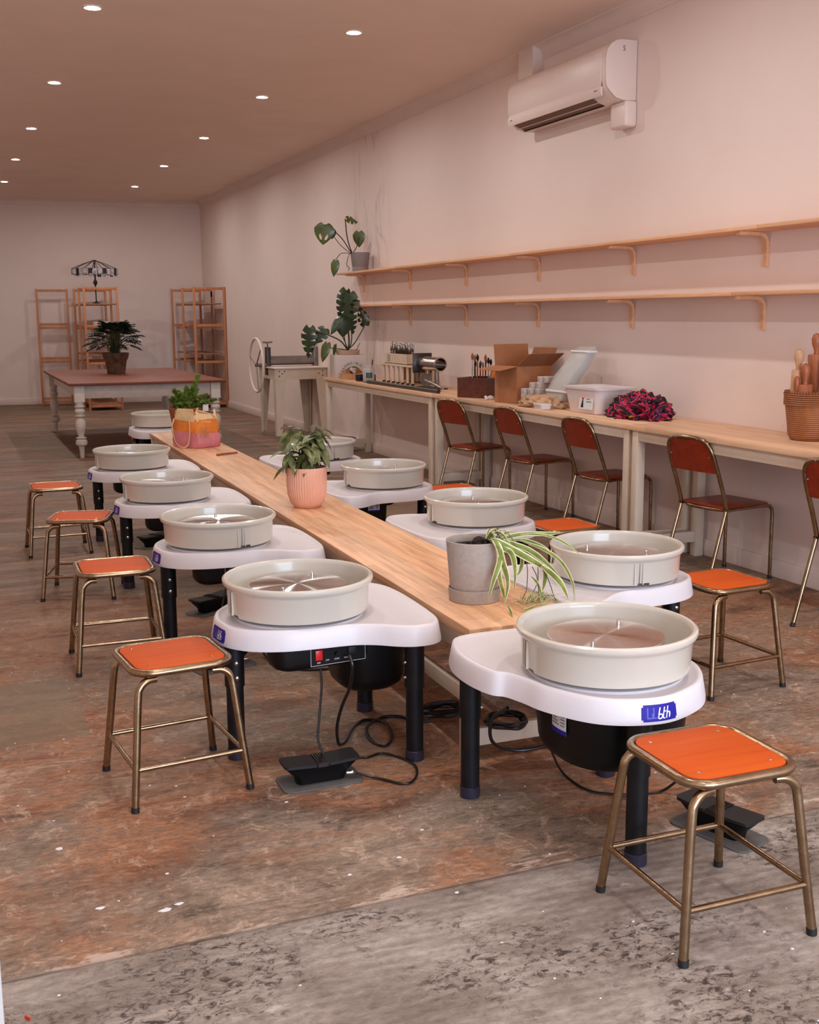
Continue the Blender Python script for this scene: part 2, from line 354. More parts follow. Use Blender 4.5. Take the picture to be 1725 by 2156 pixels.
M['wicker'] = n.set(color=n.mix(n.math('MULTIPLY', wx, nz), lin((120,64,32)), lin((206,134,76))), rough=.5); n.bump(wx, .5, .004)
M['tubp'] = plain('white_tub_plastic', (226,216,214), .35, var=.015, sc=6)
M['bluep'] = plain('blue_plastic', (52,64,104), .4, var=.08)
M['pale'] = plain('pale_timber', (214,192,168), .6, var=.05, sc=10)
n = N('clear_plastic'); M['clear'] = n.set(color=lin((226,222,214)), rough=.28, trans=.3, ior=1.2, alpha=.55)
n = N('glass'); M['glass'] = n.set(color=lin((226,232,232)), rough=.05, trans=1.0, ior=1.3)
n = N('window_glass'); M['wglass'] = n.set(color=(1,1,1,1), rough=.0, trans=1.0, ior=1.01)
M['blackthin'] = plain('black_iron', (40,32,30), .5, .5, var=.1)
M['photo1'] = plain('dark_photo', (34,28,30), .5, var=.5, sc=30)
M['photo2'] = plain('pale_photo', (196,184,184), .5, var=.3, sc=30)
M['greycloth'] = plain('grey_mat', (92,88,84), .6, var=.12, sc=16)
n = N('lamp_glow'); M['glow'] = n.set(color=(1,1,1,1), emit=LAMP_COLOR+(1,), estr=LAMP_STRENGTH)
M['bulbrim'] = plain('lamp_rim', (226,220,216), .4, var=0)

# ------------------------------------------------------------------ room
XW, XL, YF, ZC = 4.57, -.75, -3.1, 3.68
def yb(x): return 22.1-(x-XL)*(22.1-21.40)/(XW-XL)     # back wall runs slightly askew
g = G(); g.add([(XL,YF,0),(XW,YF,0),(XW,yb(XW),0),(XL,yb(XL),0)], [(0,1,2,3)]); struct('floor', g, M['floor'], smooth=False)
g = G(); g.add([(XL,YF,ZC),(XW,YF,ZC),(XW,yb(XW),ZC),(XL,yb(XL),ZC)], [(3,2,1,0)]); struct('ceiling', g, M['ceiling'], smooth=False)
struct('wall_right', G().box((XW+.06,(YF+21.5)/2,ZC/2), (.12,21.5-YF+.2,ZC)), M['wall'])
struct('wall_left', G().box((XL-.06,(YF+22.1)/2,ZC/2), (.12,22.1-YF+.2,ZC)), M['wall'])
g = G(); g.add([(XL,yb(XL),0),(XW,yb(XW),0),(XW,yb(XW),ZC),(XL,yb(XL),ZC),(XL,22.3,0),(XW,22.3,0),(XW,22.3,ZC),(XL,22.3,ZC)], [(0,1,2,3),(5,4,7,6),(1,5,6,2),(4,0,3,7),(3,2,6,7),(1,0,4,5)]); struct('wall_back', g, M['wall'])
WX0, WX1, WZ0, WZ1 = .1, 4.1, .15, 2.8
g = G(); t_ = .14
for x0, x1, z0, z1 in ((XL,WX0,0,ZC),(WX1,XW,0,ZC),(WX0,WX1,0,WZ0),(WX0,WX1,WZ1,ZC)): g.box(((x0+x1)/2,YF-t_/2,(z0+z1)/2), (x1-x0,t_,z1-z0))
struct('wall_front', g, M['wall'])
g = G()
for x in (WX0+.03,(WX0+WX1)/2,WX1-.03): g.box((x,YF-.05,(WZ0+WZ1)/2), (.06,.06,WZ1-WZ0))
for z in (WZ0+.03,WZ1-.03): g.box(((WX0+WX1)/2,YF-.05,z), (WX1-WX0,.06,.06))
struct('window_1', g, M['jamb'])
struct('trim_1', G().box((-.143,1.93,ZC/2), (.31,.14,ZC)), M['jamb'], bevel=.004)   # door casing end at the left edge of the view
# cornice: cove profile
def cove(a, b, nrm):
    prof = [(0,ZC-.095),(.004,ZC-.1),(.012,ZC-.088)]+[(.012+.078*(1-cos(radians(t)))*1.0, ZC-.088+.078*sin(radians(t))) for t in range(10,91,16)]+[(.094,ZC-.006),(.094,ZC),(0,ZC)]
    g = G(); rings = []
    for p in (a, b): rings.append([(p[0]+nrm[0]*u, p[1]+nrm[1]*u, z) for u, z in prof])
    return g.loft(rings)
struct('trim_right', cove((XW,8.52), (XW,yb(XW)), (-1,0)), M['trim'], sharp=25)
o = struct('trim_2', cove((XW,YF), (XW,8.28), (-1,0)), M['trim'], sharp=25)
struct('trim_back', cove((XL,yb(XL)), (XW,yb(XW)), (-.13,-.99)), M['trim'], sharp=25)
struct('trim_left', cove((XL,YF), (XL,yb(XL)), (1,0)), M['trim'], sharp=25)
struct('baseboard_right', G().box((XW-.009,(YF+yb(XW))/2,.055), (.018,yb(XW)-YF,.11)), M['trim'], bevel=.003)
ang = atan2(yb(XW)-yb(XL), XW-XL)
struct('baseboard_back', G().box(((XL+XW)/2,(yb(XL)+yb(XW))/2-.009,.055), (5.3,.018,.11), rz=ang), M['trim'], bevel=.003)
struct('baseboard_left', G().box((XL+.009,(YF+22)/2,.055), (.018,22-YF,.11)), M['trim'], bevel=.003)

# ceiling downlights
def make_light():
    r = empty('downlight', '', 'ceiling light')
    build('trim_ring', G().lathe([(.064,-.001),(.064,-.005),(.058,-.008),(.046,-.006),(.044,.0)], n=32), M['bulbrim'], r)
    build('lens', G().lathe([(.0001,-.0045),(.0455,-.0045)], n=32), M['glow'], r)
    return r
light0 = make_light(); first = True
ordn = ['nearest','second nearest','middle','second farthest','farthest']
for row, (x0, x1) in {'left': (1.10,1.03), 'right': (3.01,3.04)}.items():
    for k in range(-4, 5):
        o = light0 if first else copy_tree(light0); first = False
        x = x0+(x1-x0)*max(0, k)/4; lab = f'round recessed ceiling light, {ordn[k]} of the five in the {row} row' if k >= 0 else f'round recessed ceiling light of the {row} row, out of view behind the camera'
        place(o, (x, 8.4+2.69*k, ZC-.001), 0, lab, 'recessed ceiling lights')

# ------------------------------------------------------------------ long low bench
BX = lambda y: 1.602+.0150*(y-3.37)
BA = atan2(.0150, 1); BL = 7.22; BW = .445
b = empty('low_bench', 'long low pine-topped bench with cream legs running between the two rows of pottery wheels', 'bench', (1.602,3.37,0), -BA)
build('bench_top', G().box((BW/2,BL/2,.486), (BW,BL,.038)), M['wood_bench'], b, bevel=.003)
g = G(); g.box((.03,BL/2,.43), (.022,BL-.06,.075)); g.box((BW-.03,BL/2,.43), (.022,BL-.06,.075)); g.box((BW/2,.03,.43), (BW-.06,.022,.075)); g.box((BW/2,BL-.03,.43), (BW-.06,.022,.075))
build('apron', g, M['cream'], b, bevel=.002)
for yy in (.07,1.85,1.95,3.6,3.7,5.4,5.5,BL-.07):
    for xx in (.0,1.0):
        build('leg', G().box(((.012 if xx == 0 else BW-.04)+.014-(.02 if xx == 0 else 0)*0,yy,.2335), (.045,.045,.467)), M['cream'], b, bevel=.002)
    build('stretcher', G().box((BW/2,yy,.085), (BW-.07,.03,.065)), M['cream'], b, bevel=.002)
for xx in (.03,BW-.03):
    for y0, y1 in ((.09,1.83),(1.97,3.58),(3.72,5.38),(5.52,BL-.09)): build('side_rail', G().box((xx,(y0+y1)/2,.235), (.022,y1-y0,.055)), M['cream'], b, bevel=.002)

# ------------------------------------------------------------------ pottery wheels
OUT_L = [(-.305,-.03),(-.285,-.12),(-.22,-.195),(-.12,-.238),(0,-.25),(.08,-.253),(.14,-.262),(.2,-.29),(.26,-.335),(.32,-.36),(.39,-.35),(.43,-.29),(.445,-.18),(.452,-.0),(.45,.15),(.43,.26),(.37,.335),(.27,.345),(.17,.315),(.05,.30),(-.08,.29),(-.19,.235),(-.27,.14),(-.305,.04)]
OUT_R = [(-x*.945 if x > 0 else -x, y) for x, y in OUT_L][::-1]
OUT_N = [(-.312,.443),(-.35,.329),(-.356,.20),(-.336,.098),(-.304,.062),(-.280,-.007),(-.257,-.10),(-.195,-.215),(-.125,-.274),(-.03,-.305),(.05,-.298),(.155,-.25),(.22,-.19),(.275,-.1),(.295,0),(.295,.12),(.295,.25),(.275,.38),(.22,.455),(.1,.495),(-.05,.50),(-.2,.50),(-.275,.485)]
def stroke(pts, w, n=6):
    # a flat round-ended ribbon in the u,v plane
    P = [Vector((p[0], p[1], 0)) for p in pts]; k = len(P); L_ = []; R_ = []
    for i in range(k):
        t = (P[min(k-1,i+1)]-P[max(0,i-1)]).normalized(); nn = Vector((-t.y, t.x, 0))
        L_.append(P[i]+nn*w/2); R_.append(P[i]-nn*w/2)
    return L_, R_
def bth_logo(g, fn, h=1.0):
    # slanted joined lower-case letters b t h, in u,v with v from 0 to 1
    sl = lambda u, v: (u+.22*v, v)
    strokes = [[(0,1),(0,.18)]+[(.17+.17*cos(radians(a)),.22+.2*sin(radians(a))) for a in range(180,541,24)],
               [(.42,1),(.42,.16),(.47,.05),(.56,.03)], [(.36,.62),(.62,.62)],
               [(.56,.03),(.62,.05)], [(.74,1.05),(.74,.02)], [(.74,.35),(.80,.50),(.90,.56),(1.0,.48),(1.03,.34),(1.03,.04)]]
    for st_ in strokes:
        pts = []
        for i in range(len(st_)-1):
            a, c_ = st_[i], st_[i+1]; m_ = max(1, int(hypot(a[0]-c_[0], a[1]-c_[1])/.1))
            pts += [(a[0]+(c_[0]-a[0])*j/m_, a[1]+(c_[1]-a[1])*j/m_) for j in range(m_)]
        pts.append(st_[-1]); pts = [sl(*p) for p in pts]
        L_, R_ = stroke(pts, .11); vs = [fn(p.x, p.y) for p in L_]+[fn(p.x, p.y) for p in R_]; k = len(L_)
        g.add(vs, [(i, i+1, k+i+1, k+i) for i in range(k-1)])
def make_wheel(ctrl_pts, logo_dir, legs, boxdir, tubc, pan_rot, head_rot, near_wheel=False, face=None):
    r = empty('pottery_wheel', '', 'pottery wheel')
    ol = cat2(ctrl_pts, 5)
    if sum(ol[i-1][0]*ol[i][1]-ol[i][0]*ol[i-1][1] for i in range(len(ol))) < 0: ol = ol[::-1]
    def ring(off, z): return [(x,y,z) for x, y in offset(ol, off)]
    # rings from the under-edge up the skirt, over the lip and into the slightly sunken top
    g = G().loft([ring(.002,.446), ring(.010,.440), ring(.010,.446), ring(.004,.480), ring(.0,.502), ring(-.004,.509), ring(-.010,.512), ring(-.017,.511), ring(-.023,.507), ring(-.035,.505)])
    build('deck', g, M['deck'], r, sharp=50)
    build('turntable_base', G().lathe([(.236,.504),(.236,.512),(.230,.514),(.2,.514),(.12,.52),(.10,.53)], n=64, capt=True), M['deck'], r)
    # splash pan
    prof = [(.244,.524),(.252,.527),(.254,.536),(.258,.615),(.262,.622),(.270,.628),(.2735,.636),(.2725,.645),(.266,.650),(.259,.649),(.254,.643),(.252,.634),(.249,.56),(.243,.545),(.225,.540),(.04,.540)]
    def skip(i, j): return i in (0,1) and (j % 48) in (0,1,2)
    g = G().lathe(prof, n=96, skip=skip)
    for a in (0, pi):
        for da, w in ((-.055,.004),(.075,.004)):
            g.box((.2585*cos(a+da),.2585*sin(a+da),.575), (.008,w,.085), rz=a+da)
    pan = build('splash_pan', g, M['pan'], r, sharp=40); pan.rotation_euler.z = pan_rot
    for a in (.02, pi+.02): build('seam', G().box((.2575*cos(a),.2575*sin(a),.578), (.004,.0014,.092), rz=a), M['ink'], pan)
    # head
    hd = build('wheel_head', G().lathe([(.05,.590),(.17,.590),(.176,.592),(.177,.612),(.175,.615),(.0005,.6155)], n=96, capb=True), M['head'], r, sharp=30); hd.rotation_euler.z = head_rot
    for a in (.35, .35+pi):
        build('bat_pin', G().lathe([(.006,.6155),(.006,.627),(.004,.629),(.0005,.6295)], (.127*cos(a),.127*sin(a),0), n=14), M['chrome'], hd)
    build('drive_shaft', G().cyl((0,0,.50), (0,0,.595), .03), M['dsteel'], r)
    # motor tub
    tx, ty, tw, td, tz = tubc
    rings = [[(x,y,z) for x, y in rrect(tw*f, td*f, min(tw,td)*.38*f, 6, tx, ty)] for z, f in ((.445,1.02),(.40,1.0),(tz+.05,.95),(tz+.02,.88),(tz,.70))]
    build('motor_housing', G().loft(rings), M['black'], r, sharp=45)
    # control box on one side
    bx, by, bw, bd, brz = boxdir
    m = Matrix.Translation((bx,by,0)) @ Matrix.Rotation(brz, 4, 'Z')
    rings = [[tuple(m@Vector((x,y,z))) for x, y in rrect(bw*f, bd*f, .045*f, 6)] for z, f in ((.447,1.0),(.385,.99),(.368,.95),(.360,.86))]
    cb = build('control_box', G().loft(rings), M['black'], r, sharp=45)
    # panel plate on the box's outer (-y) face
    fm = m @ frame_m((.050,-bd/2-.001,.405), (1,0,0), (0,0,1))
    def pl(x0, x1, y0, y1, z=.0): return [tuple(fm@Vector(p)) for p in ((x0,y0,z),(x1,y0,z),(x1,y1,z),(x0,y1,z))]
    g = G(); g.add(pl(-.105,.105,-.036,.036,.0002), [(0,1,2,3)]); cp = build('control_panel', g, M['black'], r, smooth=False)
    g = G()
    for x0, x1, y0, y1 in ((-.105,.105,.0345,.036),(-.105,.105,-.036,-.0345),(-.105,-.1035,-.036,.036),(.1035,.105,-.036,.036)): g.add(pl(x0,x1,y0,y1,.0008), [(0,1,2,3)])
    build('panel_border', g, M['paper'], cp, smooth=False)
    g = G(); g.box((-.075,.002,.003), (.026,.036,.006)); g.v = [tuple(fm@Vector(p)) for p in g.v]; sw_ = build('power_switch', g, M['red'], cp, bevel=.002)
    g = G(); g.cyl((-.008,.0,.0), (-.008,.0,.012), .007, n=12); g.v = [tuple(fm@Vector(p)) for p in g.v]; build('direction_knob', g, M['black'], cp)
    g = G(); g.box((.052,.006,.004), (.032,.026,.008)); g.v = [tuple(fm@Vector(p)) for p in g.v]; build('power_socket', g, M['rubber'], cp, bevel=.003)
    if near_wheel:
        for s_, x, y, sz_ in (('ON',-.075,.028,.008),('OFF',-.075,-.026,.008),('CW',-.042,-.02,.008),('CCW',-.006,-.02,.008),('220-240V',.035,-.020,.007)):
            text_mesh('panel_lettering', s_, sz_, M['white'], cp, fm@Matrix.Translation((x,y,.001)), ext=.0002)
        g = G(); bth_logo(g, lambda u, v: tuple(fm@Vector((.078+u*.014,.018+v*.014,.001)))); build('panel_logo', g, M['white'], cp, smooth=False)
    # legs
    for i, (lx, ly, zb) in enumerate(legs):
        lg = build('leg', G().lathe([(.031,.012),(.031,.272),(.0355,.274),(.0355,.447)], (lx,ly,0), n=28, capb=True), M['blackleg'], r, sharp=30)
        build('foot_cap', G().lathe([(.028,.0),(.0335,.002),(.0335,.036),(.0315,.038)], (lx,ly,0), n=28, capb=True), M['cap'], lg, sharp=30)
        for z in (.365,.31):
            a = zb
            bo = G(); p = Vector((lx+.0345*cos(a), ly+.0345*sin(a), z)); d = Vector((cos(a), sin(a), 0)); bo.tube([p,p+d*.006,p+d*.009], [.0085,.008,.003], 12); build('bolt', bo, M['chrome'], lg)
    # logo sticker following the skirt
    segs = [0.0]
    for i in range(len(ol)): segs.append(segs[-1]+hypot(ol[(i+1) % len(ol)][0]-ol[i][0], ol[(i+1) % len(ol)][1]-ol[i][1]))
    k0 = max(range(len(ol)), key=lambda i: ol[i][0]*cos(logo_dir)+ol[i][1]*sin(logo_dir)-abs(-ol[i][0]*sin(logo_dir)+ol[i][1]*cos(logo_dir))*.9)
    s0 = segs[k0]; tot = segs[-1]
    def on(u, v, e):   # u metres along the skirt, v 0..1 up the skirt
        s1 = (s0+u) % tot; i = max(j for j in range(len(ol)) if segs[j] <= s1); f = (s1-segs[i])/max(1e-9, segs[i+1]-segs[i])
        a, c_ = ol[i], ol[(i+1) % len(ol)]; x = a[0]+(c_[0]-a[0])*f; y = a[1]+(c_[1]-a[1])*f; tx_, ty_ = c_[0]-a[0], c_[1]-a[1]; l = hypot(tx_, ty_)
        z = .450+v*.044; off = (.010-(z-.446)*.18)+e
        return (x+ty_/l*off, y-tx_/l*off, z)
    ph = .104; rp = rrect(ph, 1.0, .22, 4)
    g = G(); nu = 16
    def grid(u0, u1, v0, v1, e, nu=14):
        vs = [on(u0+(u1-u0)*i/nu, v, e) for i in range(nu+1) for v in (v0, v1)]; g.add(vs, [(2*i,2*i+2,2*i+3,2*i+1) for i in range(nu)])
    grid(-.056,.056,.10,.90,.0006); grid(-.051,.051,-.03,.1,.0006); grid(-.051,.051,.9,1.04,.0006)
    st_ = build('brand_sticker', g, M['blue'], r, smooth=False)
    g = G(); bth_logo(g, lambda u, v: on(-.008+u*.034, .12+v*.72, .0012)); build('sticker_lettering', g, M['white'], st_, smooth=False)
    g = G()
    for u0 in (-.040,-.022):
        for a0, a1, b0, b1 in ((0,.004,.15,.85),(.004,.014,.15,.25),(.014,.018,.15,.5)): grid(u0+a0,u0+a1,b0,b1,.001,3)
    build('sticker_pattern', g, M['blue2'], st_, smooth=False)
    return r
LEGS_L = [(-.254,-.038,-pi/2),(.342,.246,-pi/2),(.333,-.30,pi)]
LEGS_R = [(.254,-.038,-pi/2),(-.33,.246,-pi/2),(-.32,-.30,0)]
WHL = [(1.126,3.823),(1.145,5.2),(1.158,6.614),(1.183,8.133)]
ordw = ['nearest','second','third','fourth']
wl = make_wheel(OUT_L, pi+.14, LEGS_L, (.02,-.155,.36,.14,.09), (.25,-.02,.27,.30,.215), -3.04, .5, True)
place(wl, (*WHL[0],0), 0, 'nearest pottery wheel left of the bench, its red power switch and foot pedal visible', 'pottery wheels left of the bench')
def adjust(o, pr, hr):
    for c in kids(o):
        if c.name.startswith('splash_pan'): c.rotation_euler.z = pr
        if c.name.startswith('wheel_head'): c.rotation_euler.z = hr
labL = ['pottery wheel left of the bench, beside the pink ribbed pot, pan seam facing the camera','pottery wheel left of the bench, third from the front, between two others','pottery wheel left of the bench, fourth from the front, before the orange bag']
for i, (x, y) in enumerate(WHL[1:]): o = copy_tree(wl); place(o, (x,y,0), 0, labL[i]); adjust(o, (-1.39,-2.97,-2.97)[i], (1.1,.2,2.0)[i])
WHR = [(2.495,3.846),(2.507,5.204),(2.520,6.58),(2.576,8.074)]
wr = make_wheel(OUT_R, 0, LEGS_R, (-.035,.17,.33,.14,pi-.06), (-.16,-.04,.28,.30,.215), -1.2, 1.2)
labR = ['pottery wheel right of the bench, behind the spider plant','pottery wheel right of the bench, second from the front, beside an orange stool','third pottery wheel right of the bench, with a paper label on its motor','farthest pottery wheel right of the bench, behind the leafy plant in the pink pot']
for i, (x, y) in enumerate(WHR):
    o = wr if i == 0 else copy_tree(wr); place(o, (x,y,0), 0, labR[i], 'pottery wheels right of the bench'); adjust(o, (-1.80,-3.12,-3.10,-1.48)[i], (1.9,.9,.2,.4)[i])
def rating_label(par, M_, w, h):
    g = G(); g.add([tuple(M_@Vector(p)) for p in ((-w/2,-h/2,0),(w/2,-h/2,0),(w/2,h/2,0),(-w/2,h/2,0))], [(0,1,2,3)]); l = build('rating_label', g, M['paper'], par, smooth=False)
    g = G(); g.add([tuple(M_@Vector(p)) for p in ((-w/2,-h/2-.0,.0005),(w/2,-h/2,.0005),(w/2,-h/2+h*.17,.0005),(-w/2,-h/2+h*.17,.0005))], [(0,1,2,3)]); build('label_band', g, M['blue'], l, smooth=False)
    g = G()
    for i in range(6):
        yy = h/2-h*(.12+.115*i)
        for x0, x1 in ((-w*.42,-w*.42+w*(.35+.06*(i % 3))),(w*.15,w*.4)):
            g.add([tuple(M_@Vector(p)) for p in ((x0,yy-.0016,.0006),(x1,yy-.0016,.0006),(x1,yy+.0016,.0006),(x0,yy+.0016,.0006))], [(0,1,2,3)])
    build('label_text', g, M['ink'], l, smooth=False)
wn = make_wheel(OUT_N, -pi/2-.03, [(-.288,.349,-.5),(.22,.325,-pi/2),(-.045,-.258,.2)], (.2,.13,.14,.16,pi/2), (.035,.02,.43,.42,.225), 2.99, .35)
place(wn, (1.795,2.812,0), 0, 'pottery wheel at the near end of the bench, blue logo facing the camera', 'pottery wheels at the bench ends')
def curved_label(par, cx, cy, r0, a0, a1, z0, z1):
    def strip(u0, u1, v0, v1, e):
        g = G(); n_ = 10; vs = []
        for i in range(n_+1):
            a = a0+(a1-a0)*(u0+(u1-u0)*i/n_)
            for v in (v0, v1): vs.append((cx+(r0+e)*cos(a), cy+(r0+e)*sin(a), z0+(z1-z0)*v))
        g.add(vs, [(2*i,2*i+2,2*i+3,2*i+1) for i in range(n_)]); return g
    l = build('rating_label', strip(0,1,0,1,0), M['paper'], par); build('label_band', strip(0,1,0,.17,.0006), M['blue'], l)
    g = G()
    for q in range(6):
        for u0, u1 in ((.08,.42+.08*(q % 3)),(.68,.92)):
            t_ = strip(u0,u1,.86-.11*q,.90-.11*q,.0008); g.add(t_.v, t_.f)
    build('label_text', g, M['ink'], l)
curved_label(wn, -.0195, -.029, .1625, radians(168), radians(196), .340, .425)
for o in [c for c in bpy.data.objects if c.name.startswith('pottery_wheel') and c['label'] == labR[2]]:
    rating_label(o, frame_m((-.14,-.1915,.405), (1,0,0), (0,0,1)), .075, .045)
wf = copy_tree(wn); place(wf, (1.9,11.14,0), pi, 'pottery wheel at the far end of the bench, behind the potted conifer')

# ------------------------------------------------------------------ stools
def make_stool():
    r = empty('stool', '', 'stool')
    h = .165; ol = [(x,y,.443) for x, y in rrect(.325,.325,.065,7)]
    build('seat_frame', G().tube(ol, .0125, 12, closed=True), M['brass'], r)
    build('seat', G().prism(rrect(.302,.302,.055,7), .436, .4535), M['ply'], r, bevel=.002)
    for x in (-1,1):
        for y in (-1,1):
            build('rivet', G().ball((x*.108,y*.108,.4535), .0055, 10, sz=.4), M['chrome'], r)
    legs = []
    for sx_ in (-1,1):
        for sy_ in (-1,1):
            p = cat([(sx_*.095,sy_*.143,.4185),(sx_*.125,sy_*.148,.417),(sx_*.150,sy_*.153,.398),(sx_*.160,sy_*.157,.36),(sx_*.178,sy_*.176,.18),(sx_*.195,sy_*.195,.014)], 5)
            lg = build('leg', G().tube(p, .0125, 14), M['brass'], r)
            build('rubber_foot', G().cyl((sx_*.1955,sy_*.1955,.0), (sx_*.1945,sy_*.1945,.018), .0136, n=16), M['rubber'], lg)
    z = .135; e = .182
    for a, c_ in (((-e,-e),(e,-e)),((e,-e),(e,e)),((e,e),(-e,e)),((-e,e),(-e,-e))):
        build('rung', G().cyl((a[0],a[1],z), (c_[0],c_[1],z), .0085, n=12), M['brass'], r)
    return r
st0 = make_stool()
STO = [((1.762,2.255),-.02,'orange-seated metal stool in the right foreground, in front of the nearest wheel',None),
 ((.634,3.679),.105,'orange-seated metal stool at the near left, beside the wheel with the red switch','stools left of the wheels'),
 ((.645,5.16),-.02,'orange-seated metal stool, second from the front in the left row','stools left of the wheels'),
 ((.648,6.57),-.28,'orange-seated metal stool, third from the front in the left row, turned askew','stools left of the wheels'),
 ((.621,7.87),.0,'orange-seated metal stool, farthest in the left row','stools left of the wheels'),
 ((3.005,3.82),.06,'orange-seated metal stool right of the wheel behind the spider plant','stools right of the wheels'),
 ((3.03,5.21),.02,'orange-seated metal stool between the chair row and the second right-hand wheel','stools right of the wheels'),
 ((3.025,6.64),.0,'orange-seated metal stool mostly hidden behind a grey pan, farthest on the right side','stools right of the wheels')]
for i, (p, a, l, gr) in enumerate(STO): place(st0 if i == 0 else copy_tree(st0), (*p,0), a, l, gr)

# ------------------------------------------------------------------ chairs under the worktop
def make_chair():
    # local +x is the way the sitter faces; seat .40 square
    r = empty('school_chair', '', 'chair'); z = .452; w = .185
    build('seat', G().prism(rrect(.375,.375,.05,6,cx=.0), z, z+.014), M['ply_red'], r, bevel=.003)
    for s in (-1,1):
        fl = cat([(-.19,s*w,z-.002),(.0,s*w,z-.002),(.15,s*w,z-.002),(.188,s*w,z-.018),(.200,s*w,z-.06),(.202,s*w,.2),(.205,s*w,.012)], 5)
        lg = build('leg', G().tube(fl, .0115, 12), M['brass'], r); build('rubber_foot', G().cyl((.205,s*w,0), (.205,s*w,.02), .013, n=14), M['rubber'], lg)
        bl = [(-.178,s*w,z),(-.31,s*(w+.005),.012)]
        lg = build('leg', G().tube(bl, .0115, 12), M['brass'], r); build('rubber_foot', G().cyl((-.316,s*(w+.005),0), (-.309,s*(w+.005),.02), .013, n=14), M['rubber'], lg)
    build('cross_tube', G().tube(cat([(-.14,-w,z-.006),(-.19,-.1,z-.006),(-.197,0,z-.006),(-.19,.1,z-.006),(-.14,w,z-.006)], 5), .0115, 12), M['brass'], r)
    bt = cat([(-.175,-w,z),(-.208,-w,z+.10),(-.290,-w+.004,z+.31),(-.316,-w+.03,z+.385),(-.324,-w+.085,z+.412),(-.328,0,z+.418),(-.324,w-.085,z+.412),(-.316,w-.03,z+.385),(-.290,w-.004,z+.31),(-.208,w,z+.10),(-.175,w,z)], 5)
    build('back_frame', G().tube(bt, .0125, 12), M['brass'], r)
    vs = []; nx, nz = 12, 8; g = G()
    for face in (0, 1):
        for i in range(nx+1):
            for j in range(nz+1):
                u = -1+2*i/nx; v = j/nz; zz = z+.215+v*.190*(1-.16*abs(u)**6); xx = -.266-(zz-z-.23)*.33-.012*(1-u*u)+face*.009
                vs.append((xx,u*(w-.008),zz))
    st = (nx+1)*(nz+1); fs = []
    for i in range(nx):
        for j in range(nz):
            a = i*(nz+1)+j; fs += [(a,a+1,a+nz+2,a+nz+1),(st+a+nz+1,st+a+nz+2,st+a+1,st+a)]
    for i in range(nx):
        a = i*(nz+1); fs += [(a,a+nz+1,st+a+nz+1,st+a)]; a += nz; fs += [(a+nz+1,a,st+a,st+a+nz+1)]
    for j in range(nz):
        a = j; fs += [(a+1,a,st+a,st+a+1)]; a += nx*(nz+1); fs += [(a,a+1,st+a+1,st+a)]
    g.add(vs, fs); build('backrest', g, M['ply_red'], r, sharp=50)
    for s in (-1,1): build('screw', G().ball((-.300,s*(w-.03),z+.31), .006, 8), M['chrome'], r); build('screw', G().ball((-.335,s*(w-.1),z+.412), .005, 8), M['chrome'], r)
    return r
ch0 = make_chair()
CH = [((4.215,8.70),.22,'dark red school chair, farthest along the worktop, in front of the dark wooden box'),((4.275,7.73),.10,'dark red school chair in front of the beige cloth and cardboard box'),((4.30,6.71),.08,'dark red school chair in front of the colourful scarf, third from the far end'),((4.275,5.42),.13,'dark red school chair fully visible at the worktop near the nearest seam'),((4.235,4.22),.13,'dark red school chair cut off by the right edge of the photo')]
for i, (p, a, l) in enumerate(CH): place(ch0 if i == 0 else copy_tree(ch0), (*p,0), a, l, 'school chairs at the wall worktop')

# ------------------------------------------------------------------ wall worktops
def worktop(y0, y1, x0, label):
    r = empty('workbench', label, 'workbench', (0,0,0)); xm = (x0+XW-.003)/2; w = XW-.003-x0; L_ = y1-y0
    build('bench_top', G().box((xm,(y0+y1)/2,.868), (w,L_-.004,.034)), M['wood_top'], r, bevel=.003)
    g = G(); xa = x0+.03; xb = XW-.06
    g.box((xa,(y0+y1)/2,.818), (.022,L_-.1,.065)); g.box((xb,(y0+y1)/2,.818), (.022,L_-.1,.065)); g.box((xm,y0+.07,.818), (w-.1,.022,.065)); g.box((xm,y1-.07,.818), (w-.1,.022,.065))
    build('apron', g, M['cream'], r, bevel=.002)
    for y in (y0+.062,y1-.062):
        for x in (x0+.045,XW-.065): build('leg', G().box((x,y,.425), (.06,.06,.85)), M['cream'], r, bevel=.003)
        build('stretcher', G().box((xm,y,.13), (w-.12,.03,.07)), M['cream'], r, bevel=.002)
    return r
worktop(9.22, 12.33, 3.99, 'cream-legged pine workbench at the far end, carrying the monstera, tools and extruder')
worktop(6.05, 9.22, 4.0, 'cream-legged pine workbench in the middle, carrying the cardboard box and white tub')
worktop(2.9, 6.05, 3.985, 'cream-legged pine workbench nearest the camera, with the wicker basket on it')

# ------------------------------------------------------------------ wall shelves
def shelf(z, y0, y1, label, seams):
    r = empty('wall_shelf', label, 'shelf', (0,0,0)); ys = [y0]+seams+[y1]
    for i in range(len(ys)-1): build('board', G().box((XW-.128,(ys[i]+ys[i+1])/2,z), (.25,ys[i+1]-ys[i]-.003,.022)), M['wood_shelf'], r, bevel=.002)
    for y in (12.5,11.07,9.69,8.29,6.9,5.5,4.1):
        zt = z-.012; p = cat([(XW-.225,y,zt-.010),(XW-.12,y,zt-.011),(XW-.055,y,zt-.016),(XW-.025,y,zt-.036),(XW-.013,y,zt-.075),(XW-.011,y,zt-.20)], 5)
        g = G(); rings = []
        for i, q in enumerate(p):
            t = (p[min(len(p)-1,i+1)]-p[max(0,i-1)]).normalized(); nn = Vector((t.z,0,-t.x))
            rings.append([tuple(q+nn*a*.010+Vector((0,bb*.013,0))) for a, bb in ((-1,-1),(1,-1),(1,1),(-1,1))])
        g.loft(rings); build('bracket', g, M['wood_shelf'], r, sharp=30)
    return r
shelf(2.062, 2.6, 12.78, 'upper of the two long pine wall shelves above the worktop', [5.3,8.35,10.9])
